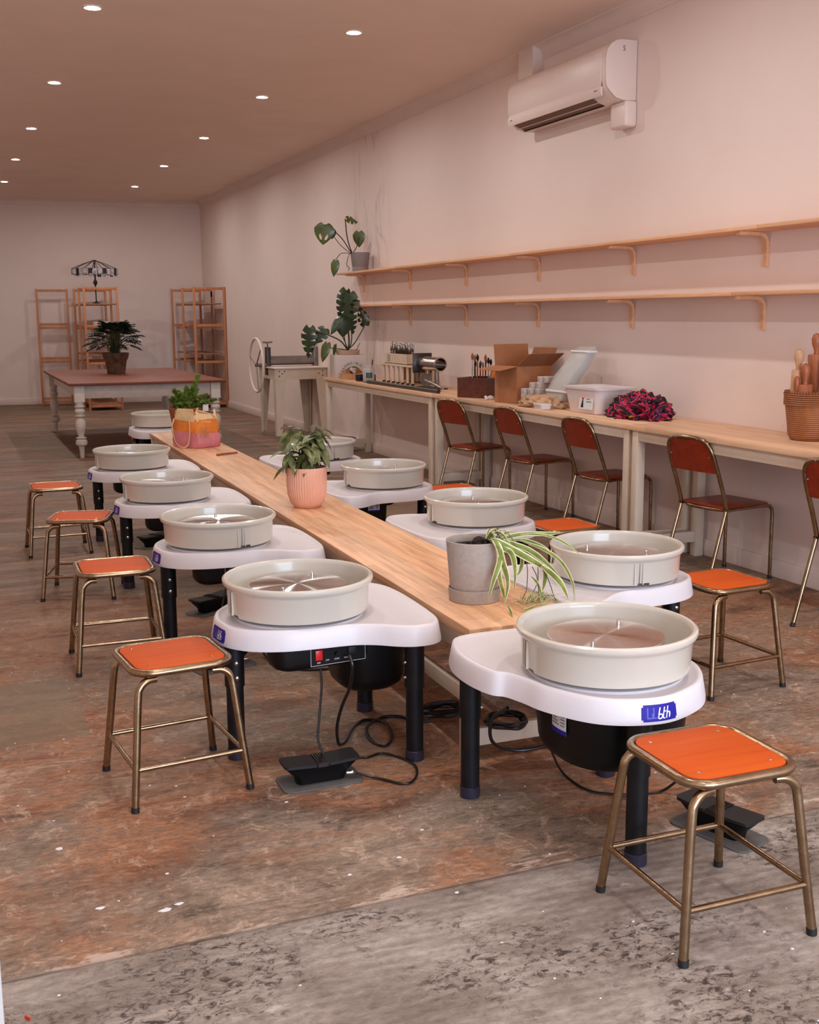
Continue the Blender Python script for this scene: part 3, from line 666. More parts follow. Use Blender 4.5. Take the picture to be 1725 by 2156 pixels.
shelf(1.690, 2.6, 12.70, 'lower of the two long pine wall shelves above the worktop', [5.5,8.5,11.0])

# ------------------------------------------------------------------ air conditioner
a_ = empty('air_conditioner', 'white split air conditioner mounted high on the right wall', 'air conditioner', (XW,6.955,3.04))
Lac = 1.46
def acp(pts, y0, y1): return G().loft([[(x,y0,z) for x, z in pts], [(x,y1,z) for x, z in pts]])
body = [(-.004,.0),(-.10,-.004),(-.165,.012),(-.215,.055),(-.238,.085),(-.246,.13),(-.248,.27),(-.236,.325),(-.205,.365),(-.165,.388),(-.12,.395),(-.004,.395)]
build('casing', acp(body, 0, Lac), M['ac'], a_, bevel=.004, sharp=30)
build('front_panel', acp([(-.238,.09),(-.2545,.13),(-.2565,.27),(-.250,.315),(-.243,.315),(-.245,.09)], .05, Lac-.015), M['ac'], a_, bevel=.002, sharp=30)
build('lower_strip', acp([(-.243,.028),(-.2535,.05),(-.2545,.088),(-.240,.088),(-.236,.03)], .05, Lac-.015), M['ac'], a_, sharp=30)
build('end_cover', acp([(x*1.02,z) for x, z in body], -.012, .0), M['ac'], a_, bevel=.003)
g = G(); g.add([(-.222,.22,.036),(-.222,Lac-.06,.036),(-.12,Lac-.06,-.0055),(-.12,.22,-.0055)], [(0,1,2,3)]); build('outlet_flap', g, M['acdark'], a_, solid=.003)
build('slot', acp([(-.13,-.006),(-.128,-.010),(-.112,-.008),(-.112,-.003)], .22, Lac-.06), M['black'], a_)
build('badge', G().box((-.2555,.115,.068), (.001,.045,.007)), M['ink'], a_, smooth=False)
build('badge', G().box((-.2555,Lac-.075,.066), (.001,.035,.007)), M['ink'], a_, smooth=False)
text_mesh('badge', 'S', .05, M['steel'], a_, frame_m((-.11,-.0135,.335), (1,0,0), (0,0,1)), ext=.0003)
g = G(); g.box((-.05,.07,-.09), (.10,.20,.175)); pc = build('pipe_cover', g, M['ac'], a_, bevel=.02, seg=3)
dk = G().loft([[(x,y,z) for x, y in ((XW,8.28),(XW-.10,8.28),(XW-.10,8.52),(XW,8.52))] for z in (3.40,ZC-.001)])
build('duct_cover', dk, M['trim'], None); d_ = bpy.data.objects['duct_cover']; d_['kind'] = 'structure'; d_.name = 'trim_3'

# ------------------------------------------------------------------ foot pedals and cables
def make_pedal(mat_grey=True):
    # long axis x, about .27 m; toe towards +y
    r = empty('foot_pedal', '', 'foot pedal')
    if mat_grey: build('base_plate', G().prism(rrect(.285,.15,.03,5), .0, .006), M['greycloth'], r, bevel=.001)
    rings = [[(x,y,z) for x, y in rrect(w, d, .02, 4)] for z, w, d in ((.006,.17,.06),(.03,.18,.065),(.05,.22,.075),(.068,.25,.088))]
    build('housing', G().loft(rings), M['black'], r, sharp=40)
    g = G()
    for x0, x1, t in ((-.133,-.014,-.05),(.014,.133,.05)):
        g2 = [[(x,y,z+x*t) for x, y in rrect(x1-x0, .098, .015, 4, (x0+x1)/2, 0)] for z in (.068,.078)]; g.loft(g2)
    build('tread', g, M['rubber'], r, sharp=40)
    g = G()
    for i in range(-2, 3): g.box((i*.008,0,.082), (.003,.09,.004))
    g.box((0,0,.074), (.036,.094,.014)); build('grip_bar', g, M['dsteel'], r)
    build('plug', G().tube([(.085,-.036,.028),(.105,-.040,.028),(.112,-.041,.028)], [.008,.008,.005], 12), M['chrome'], r)
    return r
pd0 = make_pedal(); place(pd0, (1.085,3.475,0), .0, 'black foot pedal on a grey plate in front of the nearest left wheel', 'foot pedals on the floor')
o = copy_tree(pd0); place(o, (1.07,4.86,0), .25, 'black foot pedal on a grey plate behind the nearest left stool', 'foot pedals on the floor')
o = copy_tree(pd0); place(o, (1.24,5.86,0), .55, 'black foot pedal below the second left wheel', 'foot pedals on the floor')
o = copy_tree(pd0); place(o, (1.26,7.75,0), .55, 'black foot pedal below the third left wheel', 'foot pedals on the floor')
o = copy_tree(pd0); place(o, (2.10,2.625,0), 1.85, 'black foot pedal on a grey plate behind the right foreground stool', 'foot pedals on the floor')
def cord(name, pts, label, r=.0045, k=8, plugm=None):
    o = build(name, G().tube(cat(pts, k), r, 8), M['cable'], None); tag(o, label, 'cable', 'black cables on the floor'); return o
cord('pedal_cable', [(1.13,3.585,.362),(1.13,3.575,.30),(1.115,3.56,.2),(1.10,3.53,.12),(1.125,3.50,.05),(1.155,3.53,.01),(1.26,3.596,.006),(1.301,3.588,.006),(1.36,3.603,.006),(1.406,3.548,.006),(1.43,3.464,.006),(1.41,3.384,.006),(1.363,3.325,.006),(1.324,3.331,.006),(1.285,3.384,.006),(1.24,3.42,.012),(1.197,3.434,.028)], 'thin black cable looping from the nearest left wheel to its foot pedal')
cord('power_cable', [(1.235,3.575,.40),(1.24,3.56,.36),(1.245,3.60,.28),(1.23,3.66,.18),(1.225,3.70,.09),(1.245,3.74,.01),(1.281,3.771,.006),(1.346,3.879,.006),(1.413,3.945,.006),(1.455,3.927,.008),(1.481,3.882,.010),(1.47,3.786,.006),(1.434,3.699,.006),(1.394,3.667,.006),(1.37,3.741,.006),(1.40,3.857,.012),(1.491,3.946,.006),(1.56,3.935,.006),(1.60,3.86,.006),(1.66,3.84,.006)], 'black power cable curling over the floor under the nearest left wheel', .006)
def coil(name, c, r, n, label, squash=.6, tilt=0, lift=.01):
    pts = []
    for i in range(n*14): a = 2*pi*i/14; pts.append((c[0]+(r+.008*sin(i*1.7))*cos(a), c[1]+(r*squash+.006*cos(i*2.3))*sin(a), c[2]+lift+.004*(i/14)+.004*sin(i*.9)))
    o = build(name, G().tube(cat(pts, 2), .006, 7), M['cable'], None); tag(o, label, 'cable', 'black cables on the floor')
coil('cable_coil', (1.72,3.90,0), .09, 6, 'coiled black power cable lying on the floor under the near end of the bench')
cord('power_cable', [(1.55,2.98,.36),(1.53,3.05,.30),(1.56,3.10,.2),(1.66,3.12,.15),(1.76,3.08,.17),(1.80,3.05,.22)], 'black cable hanging in a loop under the nearest wheel', .006)
cord('pedal_cable', [(1.80,3.30,.29),(1.86,3.35,.2),(1.88,3.28,.06),(1.877,3.185,.006),(1.88,3.04,.006),(1.931,2.98,.006),(1.998,2.947,.006),(2.10,2.93,.006),(2.15,2.90,.05),(2.17,2.86,.06),(2.14,2.76,.03),(2.135,2.72,.028)], 'thin black cable running from the nearest wheel to the pedal behind the stool', .0045)
coil('cable_coil', (1.77,3.42,.115), .07, 5, 'bundled black cable resting on the bench end rail behind the nearest wheel', 1.0)
cord('pedal_cable', [(1.12,4.96,.362),(1.09,4.95,.2),(1.13,4.92,.05),(1.18,4.86,.02)], 'thin black cable below the second left wheel', .0045)
cord('power_cable', [(1.68,4.55,.006),(1.5,4.62,.006),(1.38,4.66,.006),(1.30,4.78,.006),(1.27,4.95,.05),(1.26,4.96,.36)], 'black power cable below the second left wheel', .0055)

# ------------------------------------------------------------------ plants and pots on the low bench
def pot(r_, prof, mat, soil_z, soil_r, name='pot'):
    p = build(name, G().lathe(prof, n=56, capb=True), mat, r_, sharp=40)
    build('soil', G().lathe([(soil_r,soil_z),(soil_r*.7,soil_z+.006),(soil_r*.35,soil_z-.002),(.001,soil_z+.004)], n=24), M['soil'], r_)
    return p
BZ = .505
# spider plant
sp = empty('spider_plant', 'drooping striped spider plant in a grey pot with saucer on the near bench end', 'potted plant', (1.80,3.745,BZ))
build('saucer', G().lathe([(.085,.0),(.096,.002),(.100,.05),(.096,.051),(.092,.02)], n=56, capb=True), M['gpot'], sp, sharp=40)
pot(sp, [(.07,.012),(.088,.03),(.094,.06),(.108,.225),(.109,.232),(.105,.234),(.102,.228),(.10,.205)], M['gpot'], .205, .103)
g = G()
for i in range(26): a = random.random()*6.28; q = random.random()*.05; g.ball((.02+q*cos(a),q*sin(a),.212+.02*(1-q/.05)), .008+.008*random.random(), 7)
build('soil_clump', g, M['soil'], sp)
SPID = [
 (1,[(1.817, 3.6, 0.756), (1.834, 3.6, 0.686), (1.808, 3.6, 0.605), (1.785, 3.6, 0.529)]),
 (2,[(1.824, 3.6, 0.743), (1.848, 3.6, 0.667), (1.868, 3.6, 0.593), (1.832, 3.56, 0.515)]),
 (3,[(1.836, 3.61, 0.734), (1.837, 3.61, 0.628), (1.854, 3.61, 0.557), (1.865, 3.61, 0.518)]),
 (4,[(1.861, 3.62, 0.721), (1.896, 3.62, 0.693), (1.909, 3.62, 0.632), (1.905, 3.62, 0.55)]),
 (5,[(1.844, 3.64, 0.743), (1.924, 3.64, 0.699), (2.03, 3.64, 0.636), (2.052, 3.64, 0.614)]),
 (6,[(1.9, 3.75, 0.725), (1.999, 3.75, 0.74), (2.108, 3.75, 0.734), (2.192, 3.75, 0.731)]),
 (7,[(1.892, 3.75, 0.725), (1.935, 3.75, 0.751), (1.981, 3.75, 0.752)]),
 (8,[(1.972, 3.7, 0.751), (2.08, 3.7, 0.739), (2.171, 3.7, 0.699), (2.258, 3.7, 0.629)]),
 (9,[(1.912, 3.72, 0.723), (2.02, 3.72, 0.682), (2.111, 3.72, 0.612), (2.183, 3.72, 0.532)]),
 (10,[(2.019, 3.62, 0.641), (2.066, 3.62, 0.604), (2.11, 3.62, 0.558), (2.11, 3.569, 0.515)]),
 (11,[(1.951, 3.66, 0.737), (2.058, 3.66, 0.69), (2.131, 3.66, 0.635), (2.18, 3.66, 0.552), (2.11, 3.53, 0.515)]),
 (12,[(1.972, 3.8, 0.71), (2.044, 3.8, 0.704), (2.118, 3.8, 0.675), (2.163, 3.8, 0.637), (2.164, 3.8, 0.604)]),
 (13,[(2.012, 3.8, 0.657), (2.034, 3.8, 0.629), (2.027, 3.8, 0.586), (2.011, 3.8, 0.564)]),
 (21,[(2.006, 3.72, 0.647), (2.015, 3.72, 0.601), (2.011, 3.72, 0.526), (1.94, 3.624, 0.515)]),
 (22,[(2.046, 3.74, 0.61), (2.068, 3.74, 0.565), (2.062, 3.74, 0.526), (1.939, 3.584, 0.515)]),
 (23,[(2.049, 3.7, 0.618), (2.052, 3.7, 0.549), (1.995, 3.591, 0.515)]),
 (24,[(2.045, 3.66, 0.624), (2.075, 3.66, 0.569), (2.073, 3.612, 0.515), (2.063, 3.575, 0.515)]),
 (15,[(2.056, 3.68, 0.618), (2.071, 3.68, 0.598), (2.068, 3.68, 0.556), (2.058, 3.68, 0.521)]),
 (16,[(2.021, 3.7, 0.582), (2.05, 3.7, 0.55), (2.041, 3.655, 0.515), (1.979, 3.549, 0.515)]),
 (31,[(1.885, 3.51, 0.515), (1.932, 3.579, 0.515), (1.969, 3.589, 0.515), (1.948, 3.507, 0.515)]),
 (32,[(1.874, 3.579, 0.515), (1.914, 3.617, 0.515), (1.909, 3.563, 0.515)]),
 (33,[(1.826, 3.52, 0.534), (1.827, 3.497, 0.515), (1.8, 3.429, 0.515)]),
 (34,[(2.0, 3.563, 0.515), (2.047, 3.583, 0.515), (2.057, 3.533, 0.515)]),
 (35,[(2.032, 3.62, 0.518), (2.06, 3.62, 0.524), (2.068, 3.589, 0.515)]),
 (36,[(1.872, 3.491, 0.515), (1.904, 3.501, 0.515), (1.977, 3.546, 0.515)]),
 (37,[(1.984, 3.546, 0.515), (2.021, 3.62, 0.525), (2.033, 3.62, 0.54)]),
 (38,[(1.909, 3.51, 0.515), (1.955, 3.583, 0.515), (1.949, 3.533, 0.515)]),
 (39,[(1.961, 3.543, 0.515), (1.99, 3.533, 0.515), (2.017, 3.543, 0.515)]),
]
wid = {1:.011,2:.012,3:.009,4:.011,5:.014,6:.009,7:.007,8:.005,9:.011,10:.012,11:.007,12:.007,13:.008,15:.010,16:.006,31:.003,32:.003,33:.005,34:.003,35:.003,36:.005,37:.005,38:.003,39:.003}
g = G(); gs = G(); off = Vector((1.80,3.745,BZ))
for k, pts in SPID:
    P_ = [Vector(p)-off for p in pts]
    if k in (1,2,3,4,5,9): P_ = [Vector((.055,-.005,.232))]+P_
    if k in (21,22,23,24): gs.tube(cat(P_, 6), .0016, 6); continue
    c_ = cat(P_, 6); nn = len(c_); w = wid.get(k, .006)
    ws = [max(.0006, w*min(1, (.35+i/nn*3))*min(1, (1-i/(nn-1))*2.6)**.8) for i in range(nn)]
    view = Vector((1.8,3.7,-1.0)).normalized(); fold = .35
    t0 = (c_[-1]-c_[0]).normalized(); g.ribbon(c_, ws, side=tuple(t0.cross(view)), fold=fold)
for i in range(20):   # the tangled plantlet on the bench
    a = random.random()*6.28; cc = Vector((.19+.05*random.uniform(-1,1),-.13+.03*random.uniform(-1,1),.008)); l = random.uniform(.03,.07)
    g.ribbon(cat([cc, cc+Vector((cos(a)*l*.5,sin(a)*l*.5,l*.45)), cc+Vector((cos(a)*l,sin(a)*l,.004))], 4), [.004,.004,.004,.004,.0035,.003,.002,.0015,.0006], fold=.3)
for i in range(12):   # short inner leaves at the crown
    a = random.uniform(-1.3,.9); l = random.uniform(.06,.14); b0 = Vector((.05,0,.225))
    g.ribbon(cat([b0, b0+Vector((cos(a)*l*.5,sin(a)*l*.5,.035)), b0+Vector((cos(a)*l,sin(a)*l,-.01-.05*random.random()))], 4), [.004,.006,.007,.007,.006,.005,.004,.002,.0006], fold=.3)
build('leaves', g, M['spider'], sp, sharp=80); build('runners', gs, M['stem'], sp)
# leaf helpers
def leaf(g, base, d, nrm, L_, Wd, droop=.3, fold=.15, k=6):
    d = Vector(d).normalized(); nrm = Vector(nrm); sd = d.cross(nrm).normalized(); up_ = sd.cross(d); pts = []; w = []
    for i in range(k+1):
        t = i/k; pts.append(Vector(base)+d*L_*t+Vector((0,0,-1))*droop*L_*t*t); w.append(max(.0008, Wd*sin(pi*min(1, .04+t*.96)**.75)))
    g.ribbon(pts, w, side=tuple(sd), fold=fold)
# pink ribbed pot
pp = empty('potted_plant', 'leafy drooping green plant in a pink ribbed pot in the middle of the bench', 'potted plant', (1.842,6.03,BZ))
g = G(); n_ = 144; prof = [(.066,.0),(.074,.004),(.094,.030),(.108,.075),(.112,.12),(.1125,.205),(.1135,.226),(.112,.230),(.106,.229),(.103,.2)]
rings = []
for r0, z in prof:
    rings.append([((r0*(1+(.022*cos(j*pi/ 1.5) if .02 < z < .21 else 0)))*cos(2*pi*j/n_), (r0*(1+(.022*cos(j*pi/1.5) if .02 < z < .21 else 0)))*sin(2*pi*j/n_), z) for j in range(n_)])
g.loft(rings, True, False); build('pot', g, M['pink'], pp, sharp=60)
build('soil', G().lathe([(.105,.205),(.05,.212),(.001,.208)], n=24), M['soil'], pp)
gs = G(); g = G()
for i in range(17):
    a = i*2.4; rr = random.uniform(.015,.11); hh = random.uniform(.27,.46); top = Vector((rr*cos(a),rr*sin(a),hh)); gs.tube(cat([(.012*cos(a),.012*sin(a),.2),(.4*rr*cos(a),.4*rr*sin(a),.3),top], 5), .0035, 7)
    for q in range(7):
        b_ = a+q*.9+random.uniform(-.3,.3); l = random.uniform(.08,.13); el = random.uniform(-.95,.35)
        leaf(g, top-Vector((0,0,.012*q)), (cos(b_)*cos(el),sin(b_)*cos(el),sin(el)), (0,0,1), l, l*.24, .35, .2)
build('stems', gs, M['stem'], pp); build('leaves', g, M['basil'], pp, sharp=80)
# conifer in terracotta pot with saucer
pc_ = empty('potted_conifer', 'bright green bushy conifer in a terracotta pot behind the orange and pink bag', 'potted plant', (1.935,10.0,BZ))
build('saucer', G().lathe([(.095,.0),(.10,.002),(.112,.055),(.107,.055),(.1,.02)], n=40, capb=True), M['terra'], pc_, sharp=40)
pot(pc_, [(.09,.012),(.098,.03),(.139,.255),(.143,.262),(.143,.275),(.136,.276),(.13,.25)], M['terra'], .25, .135)
g = G(); gs = G()
def spray(g, gs, b0, tip, n, l, w):
    b0, tip = Vector(b0), Vector(tip); gs.tube([b0,(b0+tip)/2+Vector((0,0,.02)),tip], [.003,.0022,.001], 5)
    for i in range(n):
        t = .12+.88*random.random(); p = b0.lerp(tip, t)+Vector((0,0,.02*sin(pi*t))); ax = (tip-b0).normalized()
        d = (Vector((random.gauss(0,1),random.gauss(0,1),random.gauss(.3,.8))).normalized()+ax*.9).normalized(); leaf(g, p, d, (random.random(),random.random(),1), l*random.uniform(.6,1.2)*(1.25-t*.6), w, .1, .3, 3)
for tip, n in (((-.09,.0,.43),120),((-.11,-.03,.36),90),((.14,.02,.555),190),((.09,.0,.46),150),((.05,-.02,.40),130),((.20,.02,.375),110),((.28,.0,.33),110),((.0,-.05,.36),120),((-.02,.05,.40),100),((.1,-.06,.33),110),((-.03,-.14,.24),90),((-.10,-.10,.30),80),((.17,-.05,.30),90),((-.06,-.06,.42),120),((.03,.02,.45),150),((.08,-.09,.40),120),((.13,.05,.42),120),((-.12,.04,.34),100),((.0,-.1,.3),100)):
    spray(g, gs, (tip[0]*.15, tip[1]*.15, .24), tip, int(n*3), .042, .011)
f_ = build('foliage', g, M['fern'], pc_, sharp=80); build('stems', gs, M['stemb'], pc_)
g = G(); g.box((.175,-.06,.27), (.05,.004,.06)); build('plant_label', g, M['tubp'], pc_)
# tote bag
bg = empty('tote_bag', 'orange and pink cloth tool bag with cream straps on the far end of the bench', 'bag', (1.865,9.12,BZ), .52)
def baggr(z, k, top=0):
    w, d = .255*(1-k*.12), .33*(1-k*.35); cx, cy = .1275, .165+k*.0
    pts = []
    for i, (x, y) in enumerate(rrect(w, d, .035, 5, cx, cy)): pts.append((x+.006*sin(i*1.9+z*40), y+.006*cos(i*2.3+z*31), z+top*.018*sin(i*1.3)))
    return pts
g = G().loft([baggr(.0,.15),baggr(.006,0),baggr(.06,-.08),baggr(.125,-.05,.5)], True, False); build('pink_pockets', g, M['pinkc'], bg, sharp=60)
g = G().loft([[(x*.97+.004,y*.97+.005,z) for x, y, z in baggr(.02,-.03)],[(x*.97+.004,y*.97+.005,z) for x, y, z in baggr(.125,.0)],baggr(.19,.16),baggr(.235,.34)], True, False); build('orange_body', g, M['orange'], bg, sharp=60)
g = G().loft([[(x,y,z) for x, y, z in baggr(.215,.26,.6)],baggr(.25,.42,.8),baggr(.290,.62,1.4),[(x*.94+.008,y*.94+.01,z-.004) for x, y, z in baggr(.290,.62,1.4)],baggr(.22,.5)], False, False); build('drawstring_top', g, M['creamc'], bg, sharp=70)
for pts in ([(-.012,.28,.235),(-.05,.26,.16),(-.055,.22,.05),(-.035,.16,.006),(-.025,.10,.03),(-.02,.08,.12),(-.004,.10,.21),(.03,.14,.26)],[(.19,.03,.27),(.262,.06,.22),(.272,.14,.12),(.27,.2,.03)]):
    c_ = cat(pts, 6); g = G().ribbon(c_, .016, side=(.5,.9,0), fold=.1); build('strap', g, M['creamc'], bg, solid=.003, sharp=70)
g = G()
for i in range(6): x = .018+i*.017; g.cyl((x,-.012,.09), (x+.004,-.013,.160+.015*sin(i*2)), .0026, n=6)
build('wooden_tools', g, M['wood_pin2'], bg)
o = build('wooden_tool', G().tube([(1.897,8.584,.514),(1.95,8.61,.515),(2.08,8.668,.514)], [.009,.0085,.007], 8), M['wood_pin'], None); tag(o, 'short wooden stick lying on the bench in front of the tote bag', 'wooden tool')

# ------------------------------------------------------------------ big far table with turned legs
TZ = .85
tb = empty('farmhouse_table', 'large table with red-brown top and white turned legs near the back wall', 'table', (1.24,13.02,0))
tw, tl = 1.78, 3.5
build('table_top', G().box((tw/2,tl/2,TZ-.016), (tw,tl,.032)), M['wood_red'], tb, bevel=.008)
g = G(); 
for c_, d_ in (((tw/2,.13,.745),(tw-.2,.025,.15)),((tw/2,tl-.13,.745),(tw-.2,.025,.15)),((.13,tl/2,.745),(.025,tl-.2,.15)),((tw-.13,tl/2,.745),(.025,tl-.2,.15))): g.box(c_, d_)
build('apron', g, M['white_paint'], tb, bevel=.002)
lp = [(.022,.0),(.030,.10),(.038,.135),(.062,.15),(.066,.175),(.062,.20),(.040,.218),(.058,.224),(.060,.232),(.032,.242),(.034,.26),(.050,.31),(.060,.36),(.058,.41),(.040,.45),(.030,.462),(.060,.472),(.062,.482),(.036,.492),(.050,.505),(.058,.53),(.050,.555),(.034,.568),(.058,.576),(.060,.586),(.044,.596),(.050,.62),(.052,.64)]
for x in (.115,tw-.115):
    for y in (.115,tl-.115):
        l_ = build('leg', G().lathe(lp, (x,y,0), n=32, capb=True).box((x,y,.73), (.11,.11,.19)), M['white_paint'], tb, sharp=35)
# lobed plant on the table
xp = empty('potted_philodendron', 'dark green lobed-leaf plant in a mossy brown pot on the far table', 'potted plant', (2.04,15.05,TZ))
pot(xp, [(.108,.0),(.113,.004),(.138,.17),(.142,.178),(.158,.20),(.172,.262),(.170,.272),(.163,.268),(.155,.22)], M['mossy'], .235, .16)
def lobed(g, base, d, nrm, L_, Wd, droop=.25, n=5):
    d = Vector(d).normalized(); sd = d.cross(Vector(nrm)).normalized(); base = Vector(base)
    def P_(t, s): return base+d*L_*t+sd*s+Vector((0,0,-droop*L_*t*t-abs(s)*.25))
    g.ribbon([P_(i/6,0) for i in range(7)], [Wd*.28]*5+[Wd*.2,.002], side=tuple(sd))
    for i in range(n):
        for sg in (-1,1):
            t = .12+.72*i/n; w = Wd*(1-.5*t)*(.8+.4*random.random()); a, b_ = P_(t,sg*Wd*.1), P_(min(1,t+.22),sg*w)
            g.ribbon([a,(a+b_)/2,b_], [L_*.055,L_*.05,.001], side=tuple(d))
g = G(); gs = G()
for i in range(84):
    a = i*2.39996; f = (i+.5)/84; el = .25+1.15*(1-f)**.7; R_ = .15+.10*random.random(); h0 = .24+.34*sin(el)+.03*random.random(); out_ = .25*cos(el)*(.75+.4*random.random())
    p = Vector((out_*cos(a),out_*sin(a),h0)); gs.tube(cat([(.03*cos(a),.03*sin(a),.23),(out_*.5*cos(a),out_*.5*sin(a),.23+(h0-.23)*.75),p], 4), .004, 6)
    e2 = el-.5; lobed(g, p, (cos(a)*cos(e2),sin(a)*cos(e2),sin(e2)), (0,0,1) if abs(e2) < 1.2 else (1,0,0), R_, .085, .3)
build('leaves', g, M['xan'], xp, sharp=80); build('stems', gs, M['stem'], xp)

# ------------------------------------------------------------------ pine racks at the back wall
def ladder(r, x0, x1, y, rungs, z1=2.09, lean=0, name='ladder_frame'):
    g = G()
    for x in (x0+.018,x1-.018): g.box((x,y,z1/2), (.036,.042,z1))
    for z in rungs: g.box(((x0+x1)/2,y,z), (x1-x0-.07,.020,.045))
    build(name, g, M['wood_rack'], r, bevel=.002)
RG = (.075,.80,1.43,2.06)
rk = empty('pine_rack', 'pine shelving rack in the back right corner, taller shelves empty', 'shelving rack', (0,0,0))
for y, x_ in ((19.55,4.0),(20.40,3.97),(21.15,3.92)): ladder(rk, x_, x_+.56, y, RG)
for z in (.11,.50,.94,1.385,1.80): 
    for y0, y1, x_ in ((19.58,20.38,4.27),(20.43,21.12,4.23)): build('shelf', G().box((x_,(y0+y1)/2,z), (.46,y1-y0,.022)), M['wood_rack_y'], rk, bevel=.002)
hb = build('hand_brush', G().tube([(4.40,19.9,1.812),(4.40,19.9,1.92),(4.40,19.9,1.93),(4.40,19.9,2.02)], [.006,.006,.016,.016], 10), M['black'], None); tag(hb, 'black-handled tool standing on the top shelf of the right-hand pine rack', 'tool')
rk = empty('pine_rack', 'pine shelving rack left of centre at the back wall, carrying the photo carousel', 'shelving rack', (0,0,0))
for y in (19.82,20.62,21.36): ladder(rk, 2.20, 2.78, y, RG)
for z in (.11,.50,.94,1.385,1.80):
    for y0, y1 in ((19.84,20.60),(20.64,21.34)): build('shelf', G().box((2.49,(y0+y1)/2,z), (.52,y1-y0,.022)), M['wood_rack_y'], rk, bevel=.002)
rk = empty('pine_ladder_frame', 'bare pine ladder-shaped rack side leaning on the back wall, leftmost', 'rack frame', (1.84,21.50,0)); rk.rotation_euler.z = -.13
ladder(rk, -.28, .28, 0, (.06,.12,.79,.85,1.40,1.46,2.06), 2.09)
o = build('small_drawer_box', G().box((2.50,20.0,1.452), (.26,.2,.11)), M['boxwhite'], empty('drawer_box', 'small white box with a round knob on the second shelf of the left rack', 'box'), bevel=.004)
build('knob', G().ball((2.44,19.895,1.452), .016, 10), M['dsteel'], o)
# carousel of hanging photos
cr = empty('photo_carousel', 'umbrella-shaped metal carousel hung with small photos on the left pine rack', 'photo carousel', (2.46,20.2,1.812))
build('stand', G().lathe([(.075,.0),(.07,.008),(.015,.03),(.010,.05),(.010,.30),(.016,.31),(.034,.345),(.036,.37),(.018,.40),(.013,.43),(.013,.72),(.001,.74)], n=20, capb=True), M['blackthin'], cr, sharp=40)
g = G()
for i in range(12): a = 2*pi*i/12; g.tube([(0,0,.735),(.20*cos(a),.20*sin(a),.665),(.385*cos(a),.385*sin(a),.585)], .005, 5)
for rr, z in ((.385,.585),(.385,.50)): g.tube([(rr*cos(2*pi*i/36),rr*sin(2*pi*i/36),z) for i in range(36)], .004, 5, closed=True)
build('ribs', g, M['blackthin'], cr)
for i in range(30):
    a = 2*pi*i/30; w = .034; h = random.choice((.085,.10,.12)); c_ = Vector((.385*cos(a),.385*sin(a),.585-h/2)); t = Vector((-sin(a),cos(a),0)); tl_ = random.uniform(-.3,.3)
    build('hanging_photo', G().box(tuple(c_), (.003,.066,h), rot=(0,tl_*.3,a)), M['photo1' if i % 3 == 0 else 'photo2'], cr, smooth=False)

# ------------------------------------------------------------------ slab roller
sr = empty('slab_roller', 'cream metal slab roller with a large hand wheel beside the right wall', 'slab roller', (3.87,13.95,0))
W_, D_ = .70, .80; ZT = .93
build('table_top', G().box((W_/2,D_/2,ZT-.008), (W_+.03,D_+.03,.016)), M['trim'], sr, bevel=.003)
g = G()
for y in (.02,D_-.02): g.box((W_/2,y,ZT-.085), (W_,.012,.14))
for x in (.02,W_-.02): g.box((x,D_/2,ZT-.085), (.012,D_,.14))
build('apron', g, M['cream'], sr)
for x, y in ((.03,.03),(W_-.03,.03),(.03,D_-.03),(W_-.03,D_-.03)):
    sx_ = 1 if x < .3 else -1; sy_ = 1 if y < .4 else -1
    g = G(); rings = []
    for z, w in ((.05,.07),(ZT-.02,.15)): rings.append([(x-sx_*.02+a*sx_, y-sy_*.02+b_*sy_, z) for a, b_ in ((0,0),(w,0),(w,.012),(.012,.012),(.012,w),(0,w))][::1 if sx_*sy_ > 0 else -1])
    lg = build('leg', g.loft(rings), M['cream'], sr, smooth=False)
    build('levelling_foot', G().lathe([(.022,.0),(.022,.01),(.006,.016),(.006,.06)], (x+sx_*.01,y+sy_*.01,0), n=14, capb=True), M['chrome'], lg)
g = G()
for x, z in ((.06,-.05),(.06,-.11),(.10,-.08),(.13,-.05),(W_-.06,-.05),(W_-.06,-.11),(W_-.11,-.08)): g.cyl((x,.008,ZT+z), (x,.016,ZT+z), .009, n=8)
build('bolt', g, M['dsteel'], sr)
for x in (.0,W_-.06):
    g = G(); g.box((x+.03,D_*.55,ZT+.07), (.05,.12,.36)); ck = build('roller_support', g, M['dsteel' if x == 0 else 'steel'], sr, bevel=.003)
    kn = G().cyl((x+.03,D_*.55,ZT+.25), (x+.03,D_*.55,ZT+.31), .010, n=10); kn.tube([(x-.035,D_*.55,ZT+.315),(x+.03,D_*.55,ZT+.31),(x+.095,D_*.55,ZT+.315)], .011, 8); build('adjusting_handle', kn, M['steel'], ck)
build('roller', G().cyl((.05,D_*.55,ZT+.075), (W_-.05,D_*.55,ZT+.075), .06, n=32), M['steel'], sr)
wy, wz = D_*.55-.02, ZT+.02
build('hand_wheel', G().tube([(-.13,wy+.345*cos(2*pi*i/56),wz+.345*sin(2*pi*i/56)) for i in range(56)], .016, 10, closed=True), M['trim'], sr)
g = G()
for i in range(3): a = 2*pi*i/3+.3; g.cyl((-.13,wy,wz), (-.13,wy+.34*cos(a),wz+.34*sin(a)), .008, n=8)
g.cyl((-.15,wy,wz), (.02,wy,wz), .022, n=14); build('wheel_spokes', g, M['steel'], sr)
g = G(); g.prism(rrect(.32,.22,.03,3,.33,.16), ZT, ZT+.002); o = build('loose_sheets', g, M['boxwhite'], None); o.location = (3.86,13.95,.0); o.name = 'paper_sheet'; tag(o, 'pale loose sheet lying on the slab roller bed', 'paper')

# ------------------------------------------------------------------ things on the wall worktop
WZ = .885
